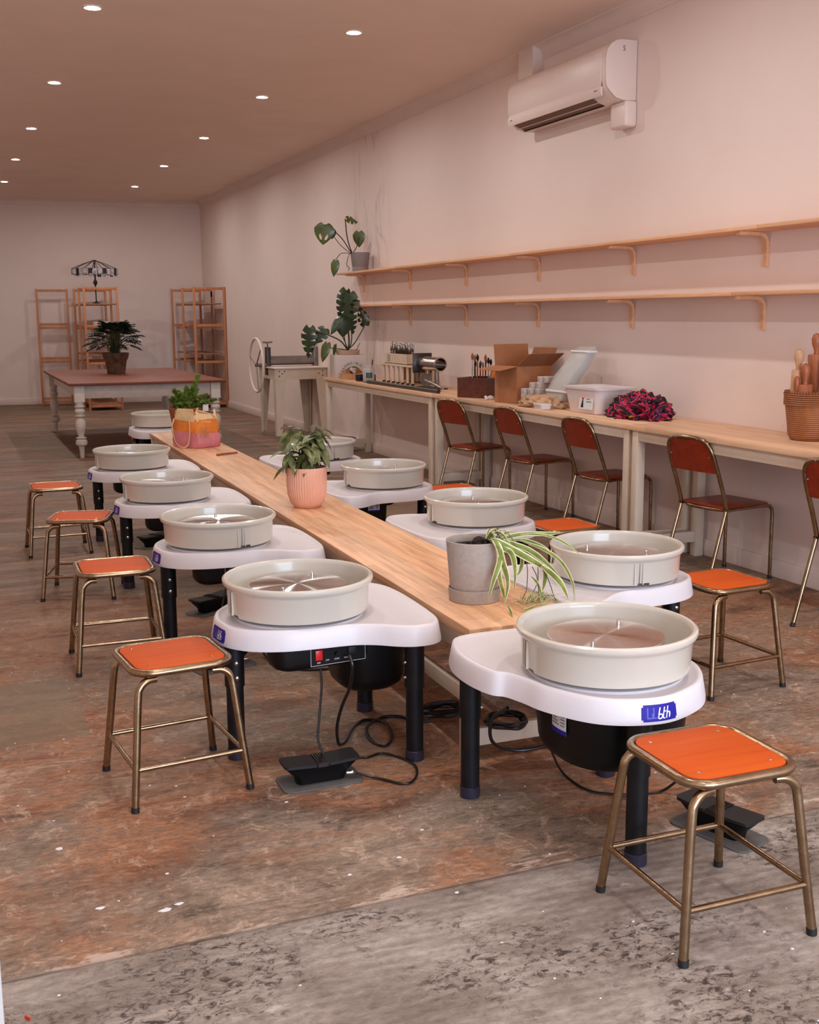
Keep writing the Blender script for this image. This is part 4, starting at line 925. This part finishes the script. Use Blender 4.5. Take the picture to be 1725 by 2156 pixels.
# printed white carton with low pot and monstera
bx = empty('printed_box', 'white printed cardboard box under the lower monstera on the far end of the worktop', 'box', (4.22,12.12,WZ), -.12)
build('carton', G().box((0,0,.13), (.36,.30,.26)), M['boxwhite'], bx, bevel=.004)
R_ = frame_m((0,-.1512,.035), (1,0,0), (0,0,1)); txt = 'RESPONSIBLE C'
for i, ch in enumerate(txt):
    if ch == ' ': continue
    a = radians(172-i*12.2); text_mesh('lettering', ch, .040, M['green'], bx, R_@Matrix.Translation((.135*cos(a)+.03,.135*sin(a),.0)) @ Matrix.Rotation(a-pi/2, 4, 'Z'))
g = G(); arc = [(.03+.09*cos(radians(t)), -.1514, .035+.09*sin(radians(t))) for t in range(20,161,10)]; g.ribbon(arc, .008, side=(0,0,1)); build('printed_arc', g, M['green'], bx, smooth=False)
def monstera_leaf(g, c, tip, nrm, L_, Wd, splits=0, holes=0, curl=.12):
    # c is the stalk point, tip the direction of the leaf point
    t = Vector(tip).normalized(); n_ = Vector(nrm).normalized(); s_ = t.cross(n_).normalized(); n_ = s_.cross(t); c = Vector(c); R, Cc = 44, 9; vs = []; keep = []
    def W_f(v): return Wd*(.34+.66*min(1, v/.25)**.6)*(1-max(0,(v-.28)/.72)**1.9) if v < 1 else 0
    for i in range(R+1):
        v = i/R
        for j in range(-Cc, Cc+1):
            u = j/Cc; vv = v*L_-.10*L_*(abs(u)**1.5)*(1-v)+.10*L_*abs(u)*v*(1-v)
            vs.append(c+t*vv+s_*(u*W_f(v))-n_*curl*L_*(u*u*.5+v*v))
    fs = []; nc = 2*Cc+1
    for i in range(R):
        for j in range(2*Cc):
            u = abs((j+.5)/Cc-1); v = (i+.5)/R; band = (v-.12)*splits % 1 if splits else 1; drop = False
            if splits and .14 < v < .88 and u > .38 and abs(band-.5) < .05+.17*(u-.38)/.62: drop = True
            if holes and .2 < v < .75 and ((((v-.2)*holes % 1)-.5)/.22)**2+((u-.40)/.15)**2 < 1: drop = True
            if not drop: a = i*nc+j; fs.append((a,a+1,a+nc+1,a+nc))
    g.add(vs, fs)
lm = empty('monstera', 'large split-leaved monstera in a low beige pot on the white printed box', 'potted plant', (4.22,12.12,WZ+.26))
build('pot', G().lathe([(.12,.0),(.128,.004),(.140,.05),(.136,.052),(.13,.03),(.001,.03)], n=40, capb=True), M['tan'], lm, sharp=40)
build('soil', G().lathe([(.133,.042),(.001,.046)], n=24), M['soil'], lm)
LW = Vector((4.25,12.12,WZ+.26)); V_ = Vector((-.35,-.93,-.05))   # general facing of the leaves: out into the room
def L(p, dx=.19): return Vector(p)-LW+Vector((dx,.0,.0))
g = G(); g2 = G()
monstera_leaf(g, L((4.04,12.02,1.82)), (-.10,0,-1), (-.6,-.75,.1), .40, .135, 6, 5)
monstera_leaf(g, L((4.03,12.05,1.86)), (-.22,.05,-.9), (.2,-.95,.1), .30, .09, 5, 0)
monstera_leaf(g, L((4.03,12.1,1.74)), (.85,.1,.1), (-.1,-.7,.6), .20, .075, 0, 0)
monstera_leaf(g, L((4.05,12.1,1.71)), (.3,-.1,-.75), (-.2,-.9,.3), .18, .06, 4, 0)
monstera_leaf(g, L((4.27,12.1,1.47)), (-.35,.0,.95), (-.5,-.8,.1), .22, .07, 4, 3)
monstera_leaf(g, L((4.05,12.06,1.62)), (.25,0,-.95), (-.2,-.95,.0), .26, .085, 5, 0)
monstera_leaf(g, L((3.98,12.0,1.54)), (-.05,0,-1), (-.1,-.95,.25), .20, .10, 0, 0)
monstera_leaf(g, L((3.95,12.02,1.56)), (-.6,0,-.75), (-.5,-.6,.5), .22, .065, 0, 0)
monstera_leaf(g, L((3.78,12.08,1.44)), (-.55,0,-.8), (-.3,-.85,.4), .19, .085, 3, 0)
monstera_leaf(g, L((3.61,12.12,1.45)), (-.1,0,-1), (-.5,-.8,.1), .34, .095, 5, 0)
monstera_leaf(g2, L((3.79,12.04,1.28)), (-.35,-.05,-.95), (-.5,-.8,.3), .22, .055, 0, 0)
monstera_leaf(g2, L((3.90,12.1,1.26)), (-.25,0,-1), (-.8,-.4,.3), .15, .03, 0, 0)
build('leaves', g, M['monst'], lm, sharp=60); build('pale_leaves', g2, M['monst2'], lm, sharp=60)
g = G(); B0 = Vector((.0,0,.05))
for pts, r_ in (([(4.07,12.1,1.30),(4.05,12.1,1.6),(4.04,12.05,1.83)],.010),([(4.10,12.1,1.30),(4.09,12.1,1.55),(4.04,12.1,1.72)],.007),([(4.14,12.1,1.28),(4.22,12.1,1.40),(4.27,12.1,1.49)],.007),([(3.95,12.05,1.30),(3.8,12.05,1.37),(3.61,12.1,1.44)],.008),([(4.0,12.05,1.30),(3.93,12.05,1.45),(3.95,12.02,1.56)],.006),([(4.02,12.1,1.30),(3.99,12.05,1.45),(3.98,12.0,1.55)],.006),([(3.96,12.1,1.21),(3.86,12.1,1.22),(3.79,12.05,1.27)],.005)):
    g.tube(cat([B0]+[L(p) for p in pts], 5), r_, 7)
g.tube(cat([(.03,0,.05),(.10,.0,.05),(.13,0,.10),(.15,0,.13)], 4), .004, 6)
build('stems', g, M['stem'], lm)
um = empty('monstera', 'smaller monstera in a grey pot at the far end of the upper wall shelf', 'potted plant', (4.42,12.22,2.074))
pot(um, [(.088,.0),(.091,.003),(.092,.045),(.089,.05),(.092,.055),(.111,.20),(.112,.208),(.107,.208),(.10,.18)], M['gpot2'], .188, .105)
LW = Vector((4.42,12.22,2.074)); g = G()
def U(p): return Vector(p)-LW+Vector((.10,.1,.01))
monstera_leaf(g, U((3.90,12.1,2.57)), (-.15,0,-1), (-.4,-.9,.1), .22, .115, 0, 1)
monstera_leaf(g, U((3.99,12.1,2.52)), (-.1,0,-1), (-.2,-.95,.2), .11, .045, 0, 0)
monstera_leaf(g, U((4.16,12.1,2.64)), (.95,0,-.15), (-.1,-.75,.65), .14, .065, 3, 0)
monstera_leaf(g, U((4.30,12.1,2.50)), (-.02,0,-1), (-.5,-.85,.1), .17, .072, 0, 0)
monstera_leaf(g, U((4.02,12.1,2.18)), (-.2,0,-1), (-.5,-.85,.1), .18, .050, 0, 0)
build('leaves', g, M['monst2'], um, sharp=60)
g = G()
for pts, r_ in (([(4.20,12.1,2.28),(4.10,12.1,2.42),(3.98,12.1,2.52),(3.90,12.1,2.56)],.006),([(4.19,12.1,2.27),(4.08,12.1,2.35),(3.98,12.1,2.47)],.004),([(4.21,12.1,2.28),(4.16,12.1,2.44),(4.14,12.1,2.64)],.007),([(4.23,12.1,2.27),(4.27,12.1,2.33),(4.30,12.1,2.44)],.005),([(4.19,12.1,2.26),(4.09,12.1,2.26),(4.02,12.1,2.19)],.004),([(4.19,12.1,2.26),(4.15,12.1,2.14),(4.18,12.1,2.10),(4.165,12.1,2.072)],.004)):
    g.tube(cat([(-.07,-.03,.195)]+[U(p) for p in pts], 5), r_, 6)
build('stems', g, M['stemb'], um)
# basket of bits, black box, jar
bk = empty('wooden_tray', 'small wooden tray heaped with offcuts in front of the printed box', 'tray', (4.15,11.78,WZ), .1)
g = G(); g.box((0,0,.006), (.20,.20,.012))
for x, y, w, d in ((-.095,0,.012,.2),(.095,0,.012,.2),(0,-.095,.19,.012),(0,.095,.19,.012)): g.box((x,y,.035), (w,d,.06))
build('tray_box', g, M['wood_pin2'], bk, smooth=False)
for i, (mk, nm) in enumerate((('card','cardboard_offcut'),('wood_pin','wooden_block'),('boxwhite','paper_scrap'),('wood_pin2','wooden_block'),('card_in','cardboard_offcut'))):
    o = build(nm, G().box((4.09+.032*i,11.77+.03*(i % 2),WZ+.065+.016*(i % 3)), (.075,.06,.035), rot=(.4*i,.5-.3*i,.7*i)), M[mk], None, smooth=False); tag(o, ['brown cardboard offcut at the left of the small wooden tray','reddish wooden block in the small wooden tray','pale scrap of paper in the small wooden tray','pale wooden block in the small wooden tray','dark cardboard piece at the right of the small wooden tray'][i], 'offcut', 'offcuts in the tray')
o = build('black_case', G().box((4.16,11.38,WZ+.035), (.20,.10,.07)), M['black'], None, bevel=.006); tag(o, 'small black case behind the glass jar on the worktop', 'case')
jr = empty('glass_jar', 'glass jar with a blue and green label on the worktop', 'jar', (4.13,11.20,WZ))
build('glass', G().lathe([(.055,.0),(.062,.006),(.064,.12),(.060,.135),(.050,.145),(.050,.165),(.053,.166),(.053,.178),(.047,.178),(.046,.14),(.058,.12),(.057,.01),(.001,.01)], n=32, capb=True), M['clear'], jr)
vs = [(.0648*cos(a),.0648*sin(a),z) for z in (.045,.10) for a in [radians(-135+60*i/10) for i in range(11)]]; g = G(); g.add(vs, [(i,i+1,i+12,i+11) for i in range(10)])
build('jar_label', g, M['bluep'], jr); g = G(); g.add([(.0653*cos(a),.0653*sin(a),.055+.03*(k) ) for k in (0,1) for a in [radians(-125+40*i/6) for i in range(7)]], [(i,i+1,i+8,i+7) for i in range(6)]); build('label_picture', g, M['green'], jr)
o = build('clay_tool', G().tube([(4.14,11.19,WZ+.02),(4.165,11.165,WZ+.235)], [.005,.007], 8), M['wood_dark'], None); tag(o, 'dark wooden-handled tool leaning inside the glass jar', 'tool')
# tool stand
ts = empty('tool_stand', 'low wooden stand with round pegs carrying a pale wooden tool box', 'stand', (4.42,10.80,WZ))
build('stand_top', G().box((0,0,.185), (.28,.86,.014)), M['pale'], ts, bevel=.002)
for y in (-.40,-.27,-.13,.0,.13,.27,.40):
    for x in (-.115,.11): pg = build('peg', G().cyl((x,y,.014), (x,y,.18), .015, n=12), M['pale'], ts); 
    build('peg_tip', G().cyl((-.115,y,.0), (-.115,y,.016), .017, n=12), M['black'], ts)
build('back_panel', G().box((.13,0,.095), (.012,.86,.17)), M['boxwhite'], ts)
tb2 = empty('tool_box', 'pale open wooden box full of stamps and tools on top of the stand', 'box', (4.42,10.88,WZ+.193))
g = G(); g.box((0,0,.006), (.22,.62,.012))
for x, y, w, d in ((-.104,0,.012,.62),(.104,0,.012,.62),(0,-.304,.2,.012),(0,.304,.2,.012)): g.box((x,y,.058), (w,d,.105))
build('box_body', g, M['pale'], tb2, smooth=False)
g = G(); 
for i in range(5): g.box((-.1108,.19,.03+.015*i), (.0008,.10-.02*(i % 2),.006))
build('box_print', g, M['ink'], tb2, smooth=False)
st0_ = None
for i in range(22):
    y = 10.62+.024*i; h = (.13,.15,.14,.16)[i % 4]
    if st0_ is None: st0_ = build('stamp_tool', G().lathe([(.006,.0),(.006,.6),(.010,.62),(.011,.8),(.011,.97),(.004,1.0)], n=8), M['steel'], None); o = st0_
    else: o = st0_.copy(); COL.objects.link(o)
    o.scale = (1,1,h+.05); o.location = (4.36+.03*(i % 3),y,WZ+.207); tag(o, 'small metal modelling tool standing in the pale wooden box', 'tool', 'modelling tools in the wooden box')
o = build('needle_tool', G().tube([(4.38,11.13,WZ+.207),(4.38,11.135,WZ+.43)], .004, 6), M['wood_pin'], None); tag(o, 'longest thin tool sticking up at the left end of the wooden box', 'tool')
# clay extruder
ex = empty('clay_extruder', 'stainless steel clay extruder barrel on two posts, open end towards the camera', 'clay extruder', (4.30,9.92,WZ))
mt = Matrix.Rotation(pi/2, 4, 'X')
ybar = lambda p, rr: [(r0, z) for r0, z in p]
rotm = Matrix.Rotation(radians(90), 3, 'X')
build('barrel', G().lathe([(.066,-.22),(.066,.20),(.070,.202),(.070,.218),(.058,.220),(.058,-.18),(.001,-.18)], (0,0,.235), n=36, m=rotm.to_4x4()), M['chrome'], ex, sharp=40)
build('end_flange', G().box((0,.225,.235), (.20,.012,.19)), M['dsteel'], ex, bevel=.003)
for y in (.10,-.13): build('post', G().cyl((0,y,.0), (0,y,.172), .022, n=18), M['steel'], ex)
build('base', G().box((0,0,.006), (.14,.46,.012)), M['dsteel'], ex, bevel=.002)
build('plunger_disc', G().lathe([(.060,-.004),(.062,0),(.060,.004),(.001,.004)], (-.13,-.16,.095), n=28, capb=True, m=Matrix.Rotation(radians(70), 4, 'X')), M['steel'], ex, sharp=30)
build('plunger_rod', G().cyl((-.13,-.16,.095), (-.10,-.50,.03), .011, n=12), M['chrome'], ex)
for p, q, r_, mk, lb in (((4.03,10.95,WZ+.02),(4.06,9.2,WZ+.02),.018,'dsteel','long dark metal extruder lever lying along the front edge of the worktop'),((4.10,10.75,WZ+.012),(4.13,9.5,WZ+.012),.011,'black','thin black rod lying behind the long metal lever')):
    o = build('metal_rod', G().cyl(p, q, r_, n=14), M[mk], None); tag(o, lb, 'metal rod')
for i, (x, y, a, lb) in enumerate(((4.10,11.22,.2,'thin dark wooden slat, nearest the glass jar'),(4.06,11.05,-.15,'thin dark wooden slat next to the end of the metal lever'))):
    o = build('bamboo_strip', G().box((x,y,WZ+.006), (.05,.26,.01), rz=a), M['wood_dark'], None); tag(o, lb, 'strip of wood')
# dark wooden crate with brushes
db = empty('wooden_crate', 'dark brown wooden crate holding brushes, behind the farthest chair', 'crate', (4.235,8.67,WZ), .56)
g = G(); w, d, h = .34, .29, .16; g.box((0,0,.006), (w,d,.012))
for x, y, ww, dd in ((-w/2+.007,0,.014,d),(w/2-.007,0,.014,d),(0,-d/2+.007,w-.026,.014),(0,d/2-.007,w-.026,.014)): g.box((x,y,h/2+.006), (ww,dd,h-.012))
build('crate_body', g, M['wood_dark'], db, smooth=False)
rim = G()
for x, y, ww, dd in ((-w/2+.007,0,.018,d+.006),(w/2-.007,0,.018,d+.006),(0,-d/2+.007,w-.026,.018),(0,d/2-.007,w-.026,.018)): rim.box((x,y,h+.003), (ww,dd,.010))
build('crate_rim', rim, M['wood_dark'], db, smooth=False)
BR = ['wood_pin','photo2','wood_dark','wood_pin','photo1','photo2','wood_pin','wood_dark','photo2','wood_pin','photo1','wood_pin']
for i in range(12):
    r_ = empty('paint_brush', 'thin upright paint brush in the dark wooden crate', 'paint brush', (4.16+.045*((i*7) % 4),8.62+.012*i,WZ+.013), 0, 'paint brushes in the crate'); lean = random.uniform(-.14,.14); h_ = .27+.10*random.random(); tx_ = lean*h_
    build('handle', G().tube([(0,0,0),(tx_*.3,tx_*.6,h_*.6),(tx_*.45,tx_*.9,h_*.84)], [.003,.006,.005], 7), M[BR[i]], r_)
    build('bristles', G().tube([(tx_*.45,tx_*.9,h_*.84),(tx_*.5,tx_,h_*.92),(tx_*.55,tx_*1.05,h_)], [.008,.014 if i % 3 else .009,.004], 8), M['black' if i % 2 else 'card_in'], r_)
o = build('glue_bottle', G().lathe([(.03,.0),(.032,.16),(.02,.19),(.012,.2),(.012,.23)], (4.33,8.66,WZ+.013), n=20, capb=True, capt=True), M['orange'], None); tag(o, 'orange bottle standing in the dark wooden crate', 'bottle')
g = G()
for i in range(7): g.ball((4.10+.012*i,8.33+.012*((i*3) % 4-1),WZ+.014+.008*(i % 2)), .014, 7)
o = build('crumpled_tissue', g, M['white'], None); tag(o, 'small crumpled white tissue between the dark crate and the cardboard box', 'tissue')
# cardboard carton
cb_ = empty('cardboard_box', 'open brown cardboard box with raised flaps on the worktop', 'cardboard box', (4.13,7.84,WZ), .15)
w, d, h = .34, .30, .29; t_ = .004; g = G(); g.box((w/2,d/2,t_/2), (w,d,t_))
for c_, d_ in (((t_/2,d/2,h/2),(t_,d,h)),((w-t_/2,d/2,h/2),(t_,d,h)),((w/2,t_/2,h/2),(w-2*t_,t_,h)),((w/2,d-t_/2,h/2),(w-2*t_,t_,h))): g.box(c_, d_)
build('carton', g, M['card'], cb_, smooth=False)
def flap(a, b_, dirv, l):
    a, b_, dv = Vector(a), Vector(b_), Vector(dirv).normalized()*l; nn = (b_-a).cross(dv).normalized()*.004; g = G(); q = [a,b_,b_+dv,a+dv]; g.add(q+[p+nn for p in q], [(3,2,1,0),(4,5,6,7),(0,1,5,4),(1,2,6,5),(2,3,7,6),(3,0,4,7)]); return g
build('flap', flap((0,0,h), (0,d,h), (-.8,.0,-.14), .17), M['card'], cb_, smooth=False)
build('flap', flap((0,d,h), (w,d,h), (0,.12,1), .17), M['card'], cb_, smooth=False)
build('flap', flap((w,d,h), (w,0,h), (.35,0,.9), .15), M['card_in'], cb_, smooth=False)
build('flap', flap((w,0,h), (0,0,h), (.1,-.75,.55), .17), M['card_in'], cb_, smooth=False)
# small printed cartons
sc0 = None
for i, (y, z, x) in enumerate(((7.74,0,4.20),(7.70,0,4.24),(7.66,0,4.28),(7.74,1,4.20),(7.70,1,4.24),(7.66,1,4.28),(7.70,2,4.25),(7.66,2,4.29),(7.66,3,4.30),(7.62,3,4.33))):
    if sc0 is None:
        sc0 = empty('small_carton', '', 'box'); build('carton', G().box((0,0,.024), (.10,.036,.046)), M['boxwhite'], sc0, bevel=.001)
        g = G()
        for q in range(3): g.box((-.0,-.0185,.012+.011*q), (.075-.02*(q % 2),.0006,.003)); g.box((-.0505,0,.012+.011*q), (.0006,.026,.003))
        build('carton_print', g, M['ink'], sc0, smooth=False); o = sc0
    else: o = copy_tree(sc0)
    place(o, (x-.03,y,WZ+.004+.047*z+.03), .25, 'small white printed carton in the stack beside the clear plastic bag', 'small white cartons')
# clear plastic bag leaning
g = G(); rings = []
for z, w, d, x, y in ((.0,.26,.07,4.24,7.42),(.08,.27,.10,4.27,7.40),(.18,.25,.11,4.31,7.36),(.28,.25,.10,4.36,7.32),(.36,.23,.09,4.40,7.29),(.40,.20,.05,4.42,7.27)):
    rings.append([(x+b_*1.0, y+a, WZ+.05+z+.010*sin(7*a/w+z*30)) for a, b_ in rrect(w, d, .02, 3)])
g.loft(rings); pbg = empty('plastic_bag', 'bulging clear plastic bag of pale sheets leaning against the wall behind the beige cloth', 'plastic bag', (0,0,0)); build('bag_film', g, M['clear'], pbg, sharp=60)
for k in (1, 4):
    rg = [(p[0]+(p[0]-rings[k][0][0])*.0, p[1], p[2]) for p in rings[k]]; cx_ = sum(p[0] for p in rg)/len(rg); cy_ = sum(p[1] for p in rg)/len(rg)
    build('seal_strip', G().tube([(cx_+(p[0]-cx_)*1.03,cy_+(p[1]-cy_)*1.03,p[2]) for p in rg], .009, 6, closed=True), M['white'], pbg)
g = G(); g.loft([[(cx2+(p[0]-cx2)*.8, cy2+(p[1]-cy2)*.86, p[2]) for p in rr] for rr in rings[:5] for cx2, cy2 in [(sum(q[0] for q in rr)/len(rr), sum(q[1] for q in rr)/len(rr))]]); build('pale_contents', g, M['paper'], pbg, sharp=60)
# cloths: crumpled lump builder
def lump(name, c, sx_, sy_, sz_, mat, seed, n=64, amp=.3, f=3.0):
    from mathutils import noise
    g = G(); vs = []; R = n//2
    for i in range(R+1):
        th = pi*i/R*.5
        for j in range(n):
            a = 2*pi*j/n; d = Vector((cos(a)*sin(th+.0001),sin(a)*sin(th+.0001),cos(th)))
            k = 1+amp*(.5-abs(noise.noise(d*f+Vector((seed,0,0))))*2.2)+amp*.35*noise.noise(d*f*2.1+Vector((0,seed,0)))
            vs.append((c[0]+d.x*sx_*k, c[1]+d.y*sy_*k, max(c[2], c[2]+d.z*sz_*k)))
    fs = [(i*n+j,i*n+(j+1) % n,(i+1)*n+(j+1) % n,(i+1)*n+j) for i in range(R) for j in range(n)]
    g.add(vs, fs); return build(name, g, mat, None, sharp=180)
o = lump('beige_cloth', (4.17,7.50,WZ), .13, .25, .085, M['beigec'], 2.3, 64, .4, 2.6); tag(o, 'crumpled beige cloth in front of the cardboard box and plastic bag', 'cloth')
pd_ = empty('plastic_dish', 'small white plastic tub with rounded corners at the front edge of the worktop', 'container', (4.06,7.30,WZ))
build('dish_body', G().loft([[(x,y,z) for x, y in rrect(w_,d_,.025,4)] for z, w_, d_ in ((0,.08,.12),(.004,.085,.13),(.032,.095,.14))]), M['tubp'], pd_, sharp=40); build('dish_lid', G().prism(rrect(.10,.146,.028,4), .032, .042), M['tubp'], pd_, bevel=.003)
# white tub
tbn = empty('plastic_tub', 'large white plastic tub with a printed label on the worktop', 'tub', (4.28,6.88,WZ), .06)
rg = [[(x,y,z) for x, y in rrect(w_,d_,.06,5)] for z, w_, d_ in ((0,.26,.36),(.005,.27,.38),(.17,.315,.45),(.172,.345,.49),(.186,.35,.495),(.187,.335,.475),(.176,.30,.435),(.02,.26,.37),(.02,.02,.03))]
build('tub_body', G().loft(rg), M['tubp'], tbn, sharp=40)
lf = frame_m((-.150,-.07,.09), (0,-1,0), (.13,0,1))
g = G(); g.add([tuple(lf@Vector(p)) for p in ((-.085,-.055,.002),(.085,-.055,.002),(.085,.05,.002),(-.085,.05,.002))], [(0,1,2,3)]); lb_ = build('tub_label', g, M['paper'], tbn, smooth=False)
g = G()
for u, v, r_ in ((-.05,.03,.013),(-.035,.032,.012),(-.043,.018,.012)): g.add([tuple(lf@Vector((u+r_*cos(2*pi*i/14),v+r_*sin(2*pi*i/14),.0028))) for i in range(14)], [tuple(range(14))])
build('label_flower', g, M['red'], lb_, smooth=False); g = G(); g.add([tuple(lf@Vector(p)) for p in ((-.06,-.045,.0028),(-.028,-.045,.0028),(-.038,.008,.0028),(-.050,.008,.0028))], [(0,1,2,3)]); build('label_plant', g, M['black'], lb_, smooth=False)
g = G()
for q in range(3): g.add([tuple(lf@Vector(p)) for p in ((.0,.03-.018*q,.0028),(.06-.02*(q % 2),.03-.018*q,.0028),(.06-.02*(q % 2),.036-.018*q,.0028),(.0,.036-.018*q,.0028))], [(0,1,2,3)])
build('label_text', g, M['ink'], lb_, smooth=False)
# scarf
o = lump('floral_scarf', (4.30,6.39,WZ), .16, .245, .15, M['scarf'], 8.1, 96, .5, 2.3); tag(o, 'bundled black scarf with pink and orange flowers beside the white tub', 'scarf')
# wicker basket of rolling pins
wb = empty('wicker_basket', 'brown wicker basket holding rolling pins at the right end of the worktop', 'basket', (4.38,4.86,WZ))
g = G().lathe([(.09,.0),(.103,.008),(.112,.03),(.135,.20),(.137,.262),(.132,.262),(.128,.20),(.104,.03),(.001,.02)], n=56, capb=True)
bb_ = build('basket_body', g, M['wicker'], wb, sharp=50)
for z in [.198+.011*i for i in range(6)]: build('rim_cane', G().tube([((.1385)*cos(2*pi*i/48),(.1385)*sin(2*pi*i/48),z) for i in range(48)], .0058, 8, closed=True), M['wicker'], wb)
g = G(); 
for i in range(56): a = 2*pi*i/56; g.tube([(.143*cos(a),.143*sin(a),.254),(.137*cos(a+.06),.137*sin(a+.06),.270),(.127*cos(a+.1),.127*sin(a+.1),.258)], .0035, 5)
build('braided_edge', g, M['wicker'], wb)
PIN = [((-.055,.065),.475,.034,.030,'wood_pin2','pale rolling pin with a round knob handle, leftmost tall one in the basket',.02),((-.045,-.012),.40,.040,.030,'wood_pin','reddish rolling pin with a stout handle in front of the pale one',-.02),((-.085,.02),.33,.020,.020,'wood_pin','smallest dark rolling pin at the left rim of the basket',.0),((.07,.025),.56,.046,.030,'wood_pin','tallest dark red rolling pin at the back of the basket',-.03),((.023,-.063),.43,.042,.0,'wood_pin2','thick pale rolling pin without a visible handle in the basket',.05)]
for (x, y), h_, rb, hr_, mk, lb, ln in PIN:
    r_ = empty('rolling_pin', lb, 'rolling pin', (4.38+x,4.86+y,WZ+.022), 0, 'rolling pins in the basket'); r_.rotation_euler = (ln,ln,0)
    bh = h_-.115 if hr_ else h_
    build('barrel', G().lathe([(rb*.8,.0),(rb,.006),(rb,bh-.006),(rb*.9,bh),(.001,bh)], n=24, capb=True), M[mk], r_, sharp=40)
    if hr_: build('handle', G().lathe([(hr_*.5,bh),(hr_*.45,bh+.02),(hr_*.8,bh+.055),(hr_*.9,bh+.085),(hr_*.6,bh+.108),(.001,bh+.115)], n=20), M[mk], r_)
# blue-lidded tub on the floor
bt_ = empty('storage_tub', 'round blue-lidded tub on the floor beneath the far workbench', 'tub', (4.28,12.55,0))
build('tub_body', G().lathe([(.13,0),(.16,.13),(.155,.13)], n=32, capb=True), M['bluep'], bt_); build('lid', G().lathe([(.17,.125),(.172,.15),(.15,.158),(.001,.16)], n=32), M['bluep'], bt_, sharp=40)

# ------------------------------------------------------------------ loose paint flakes on the floor
g = G()
def flake(x, y, s):
    n_ = random.randint(5,8); a0 = random.random()*6; P_ = [(x+s*random.uniform(.5,1)*cos(a0+2*pi*i/n_)*1.3, y+s*random.uniform(.3,.8)*sin(a0+2*pi*i/n_), .0022) for i in range(n_)]; g.add(P_+[(p[0],p[1],.0005) for p in P_], [tuple(range(n_))]+[(i,(i+1) % n_,n_+(i+1) % n_,n_+i) for i in range(n_)])
for x, y, s in ((.21,3.30,.013),(.44,2.82,.016),(.48,2.84,.012),(.28,2.90,.012),(1.73,2.62,.016),(1.13,2.85,.009),(.96,2.81,.007),(.48,3.02,.006),(1.26,2.99,.008),(.93,3.35,.006),(1.86,2.02,.006),(1.2,2.6,.007),(.62,3.62,.006),(.63,3.52,.006)): flake(x, y, s)
for i in range(130): flake(random.uniform(0,3.6), 1.6+5*random.random()**1.4, random.uniform(.0015,.0045))
o = build('paint_flakes', g, M['white'], None, smooth=False); tag(o, 'scattered white paint flakes lying on the concrete floor', 'paint flakes', kind='stuff')
o = build('plastic_splinter', G().box((.065,2.465,.004), (.016,.004,.006), rz=-1.0), M['red'], None); tag(o, 'tiny red plastic splinter on the floor at the bottom left', 'splinter')
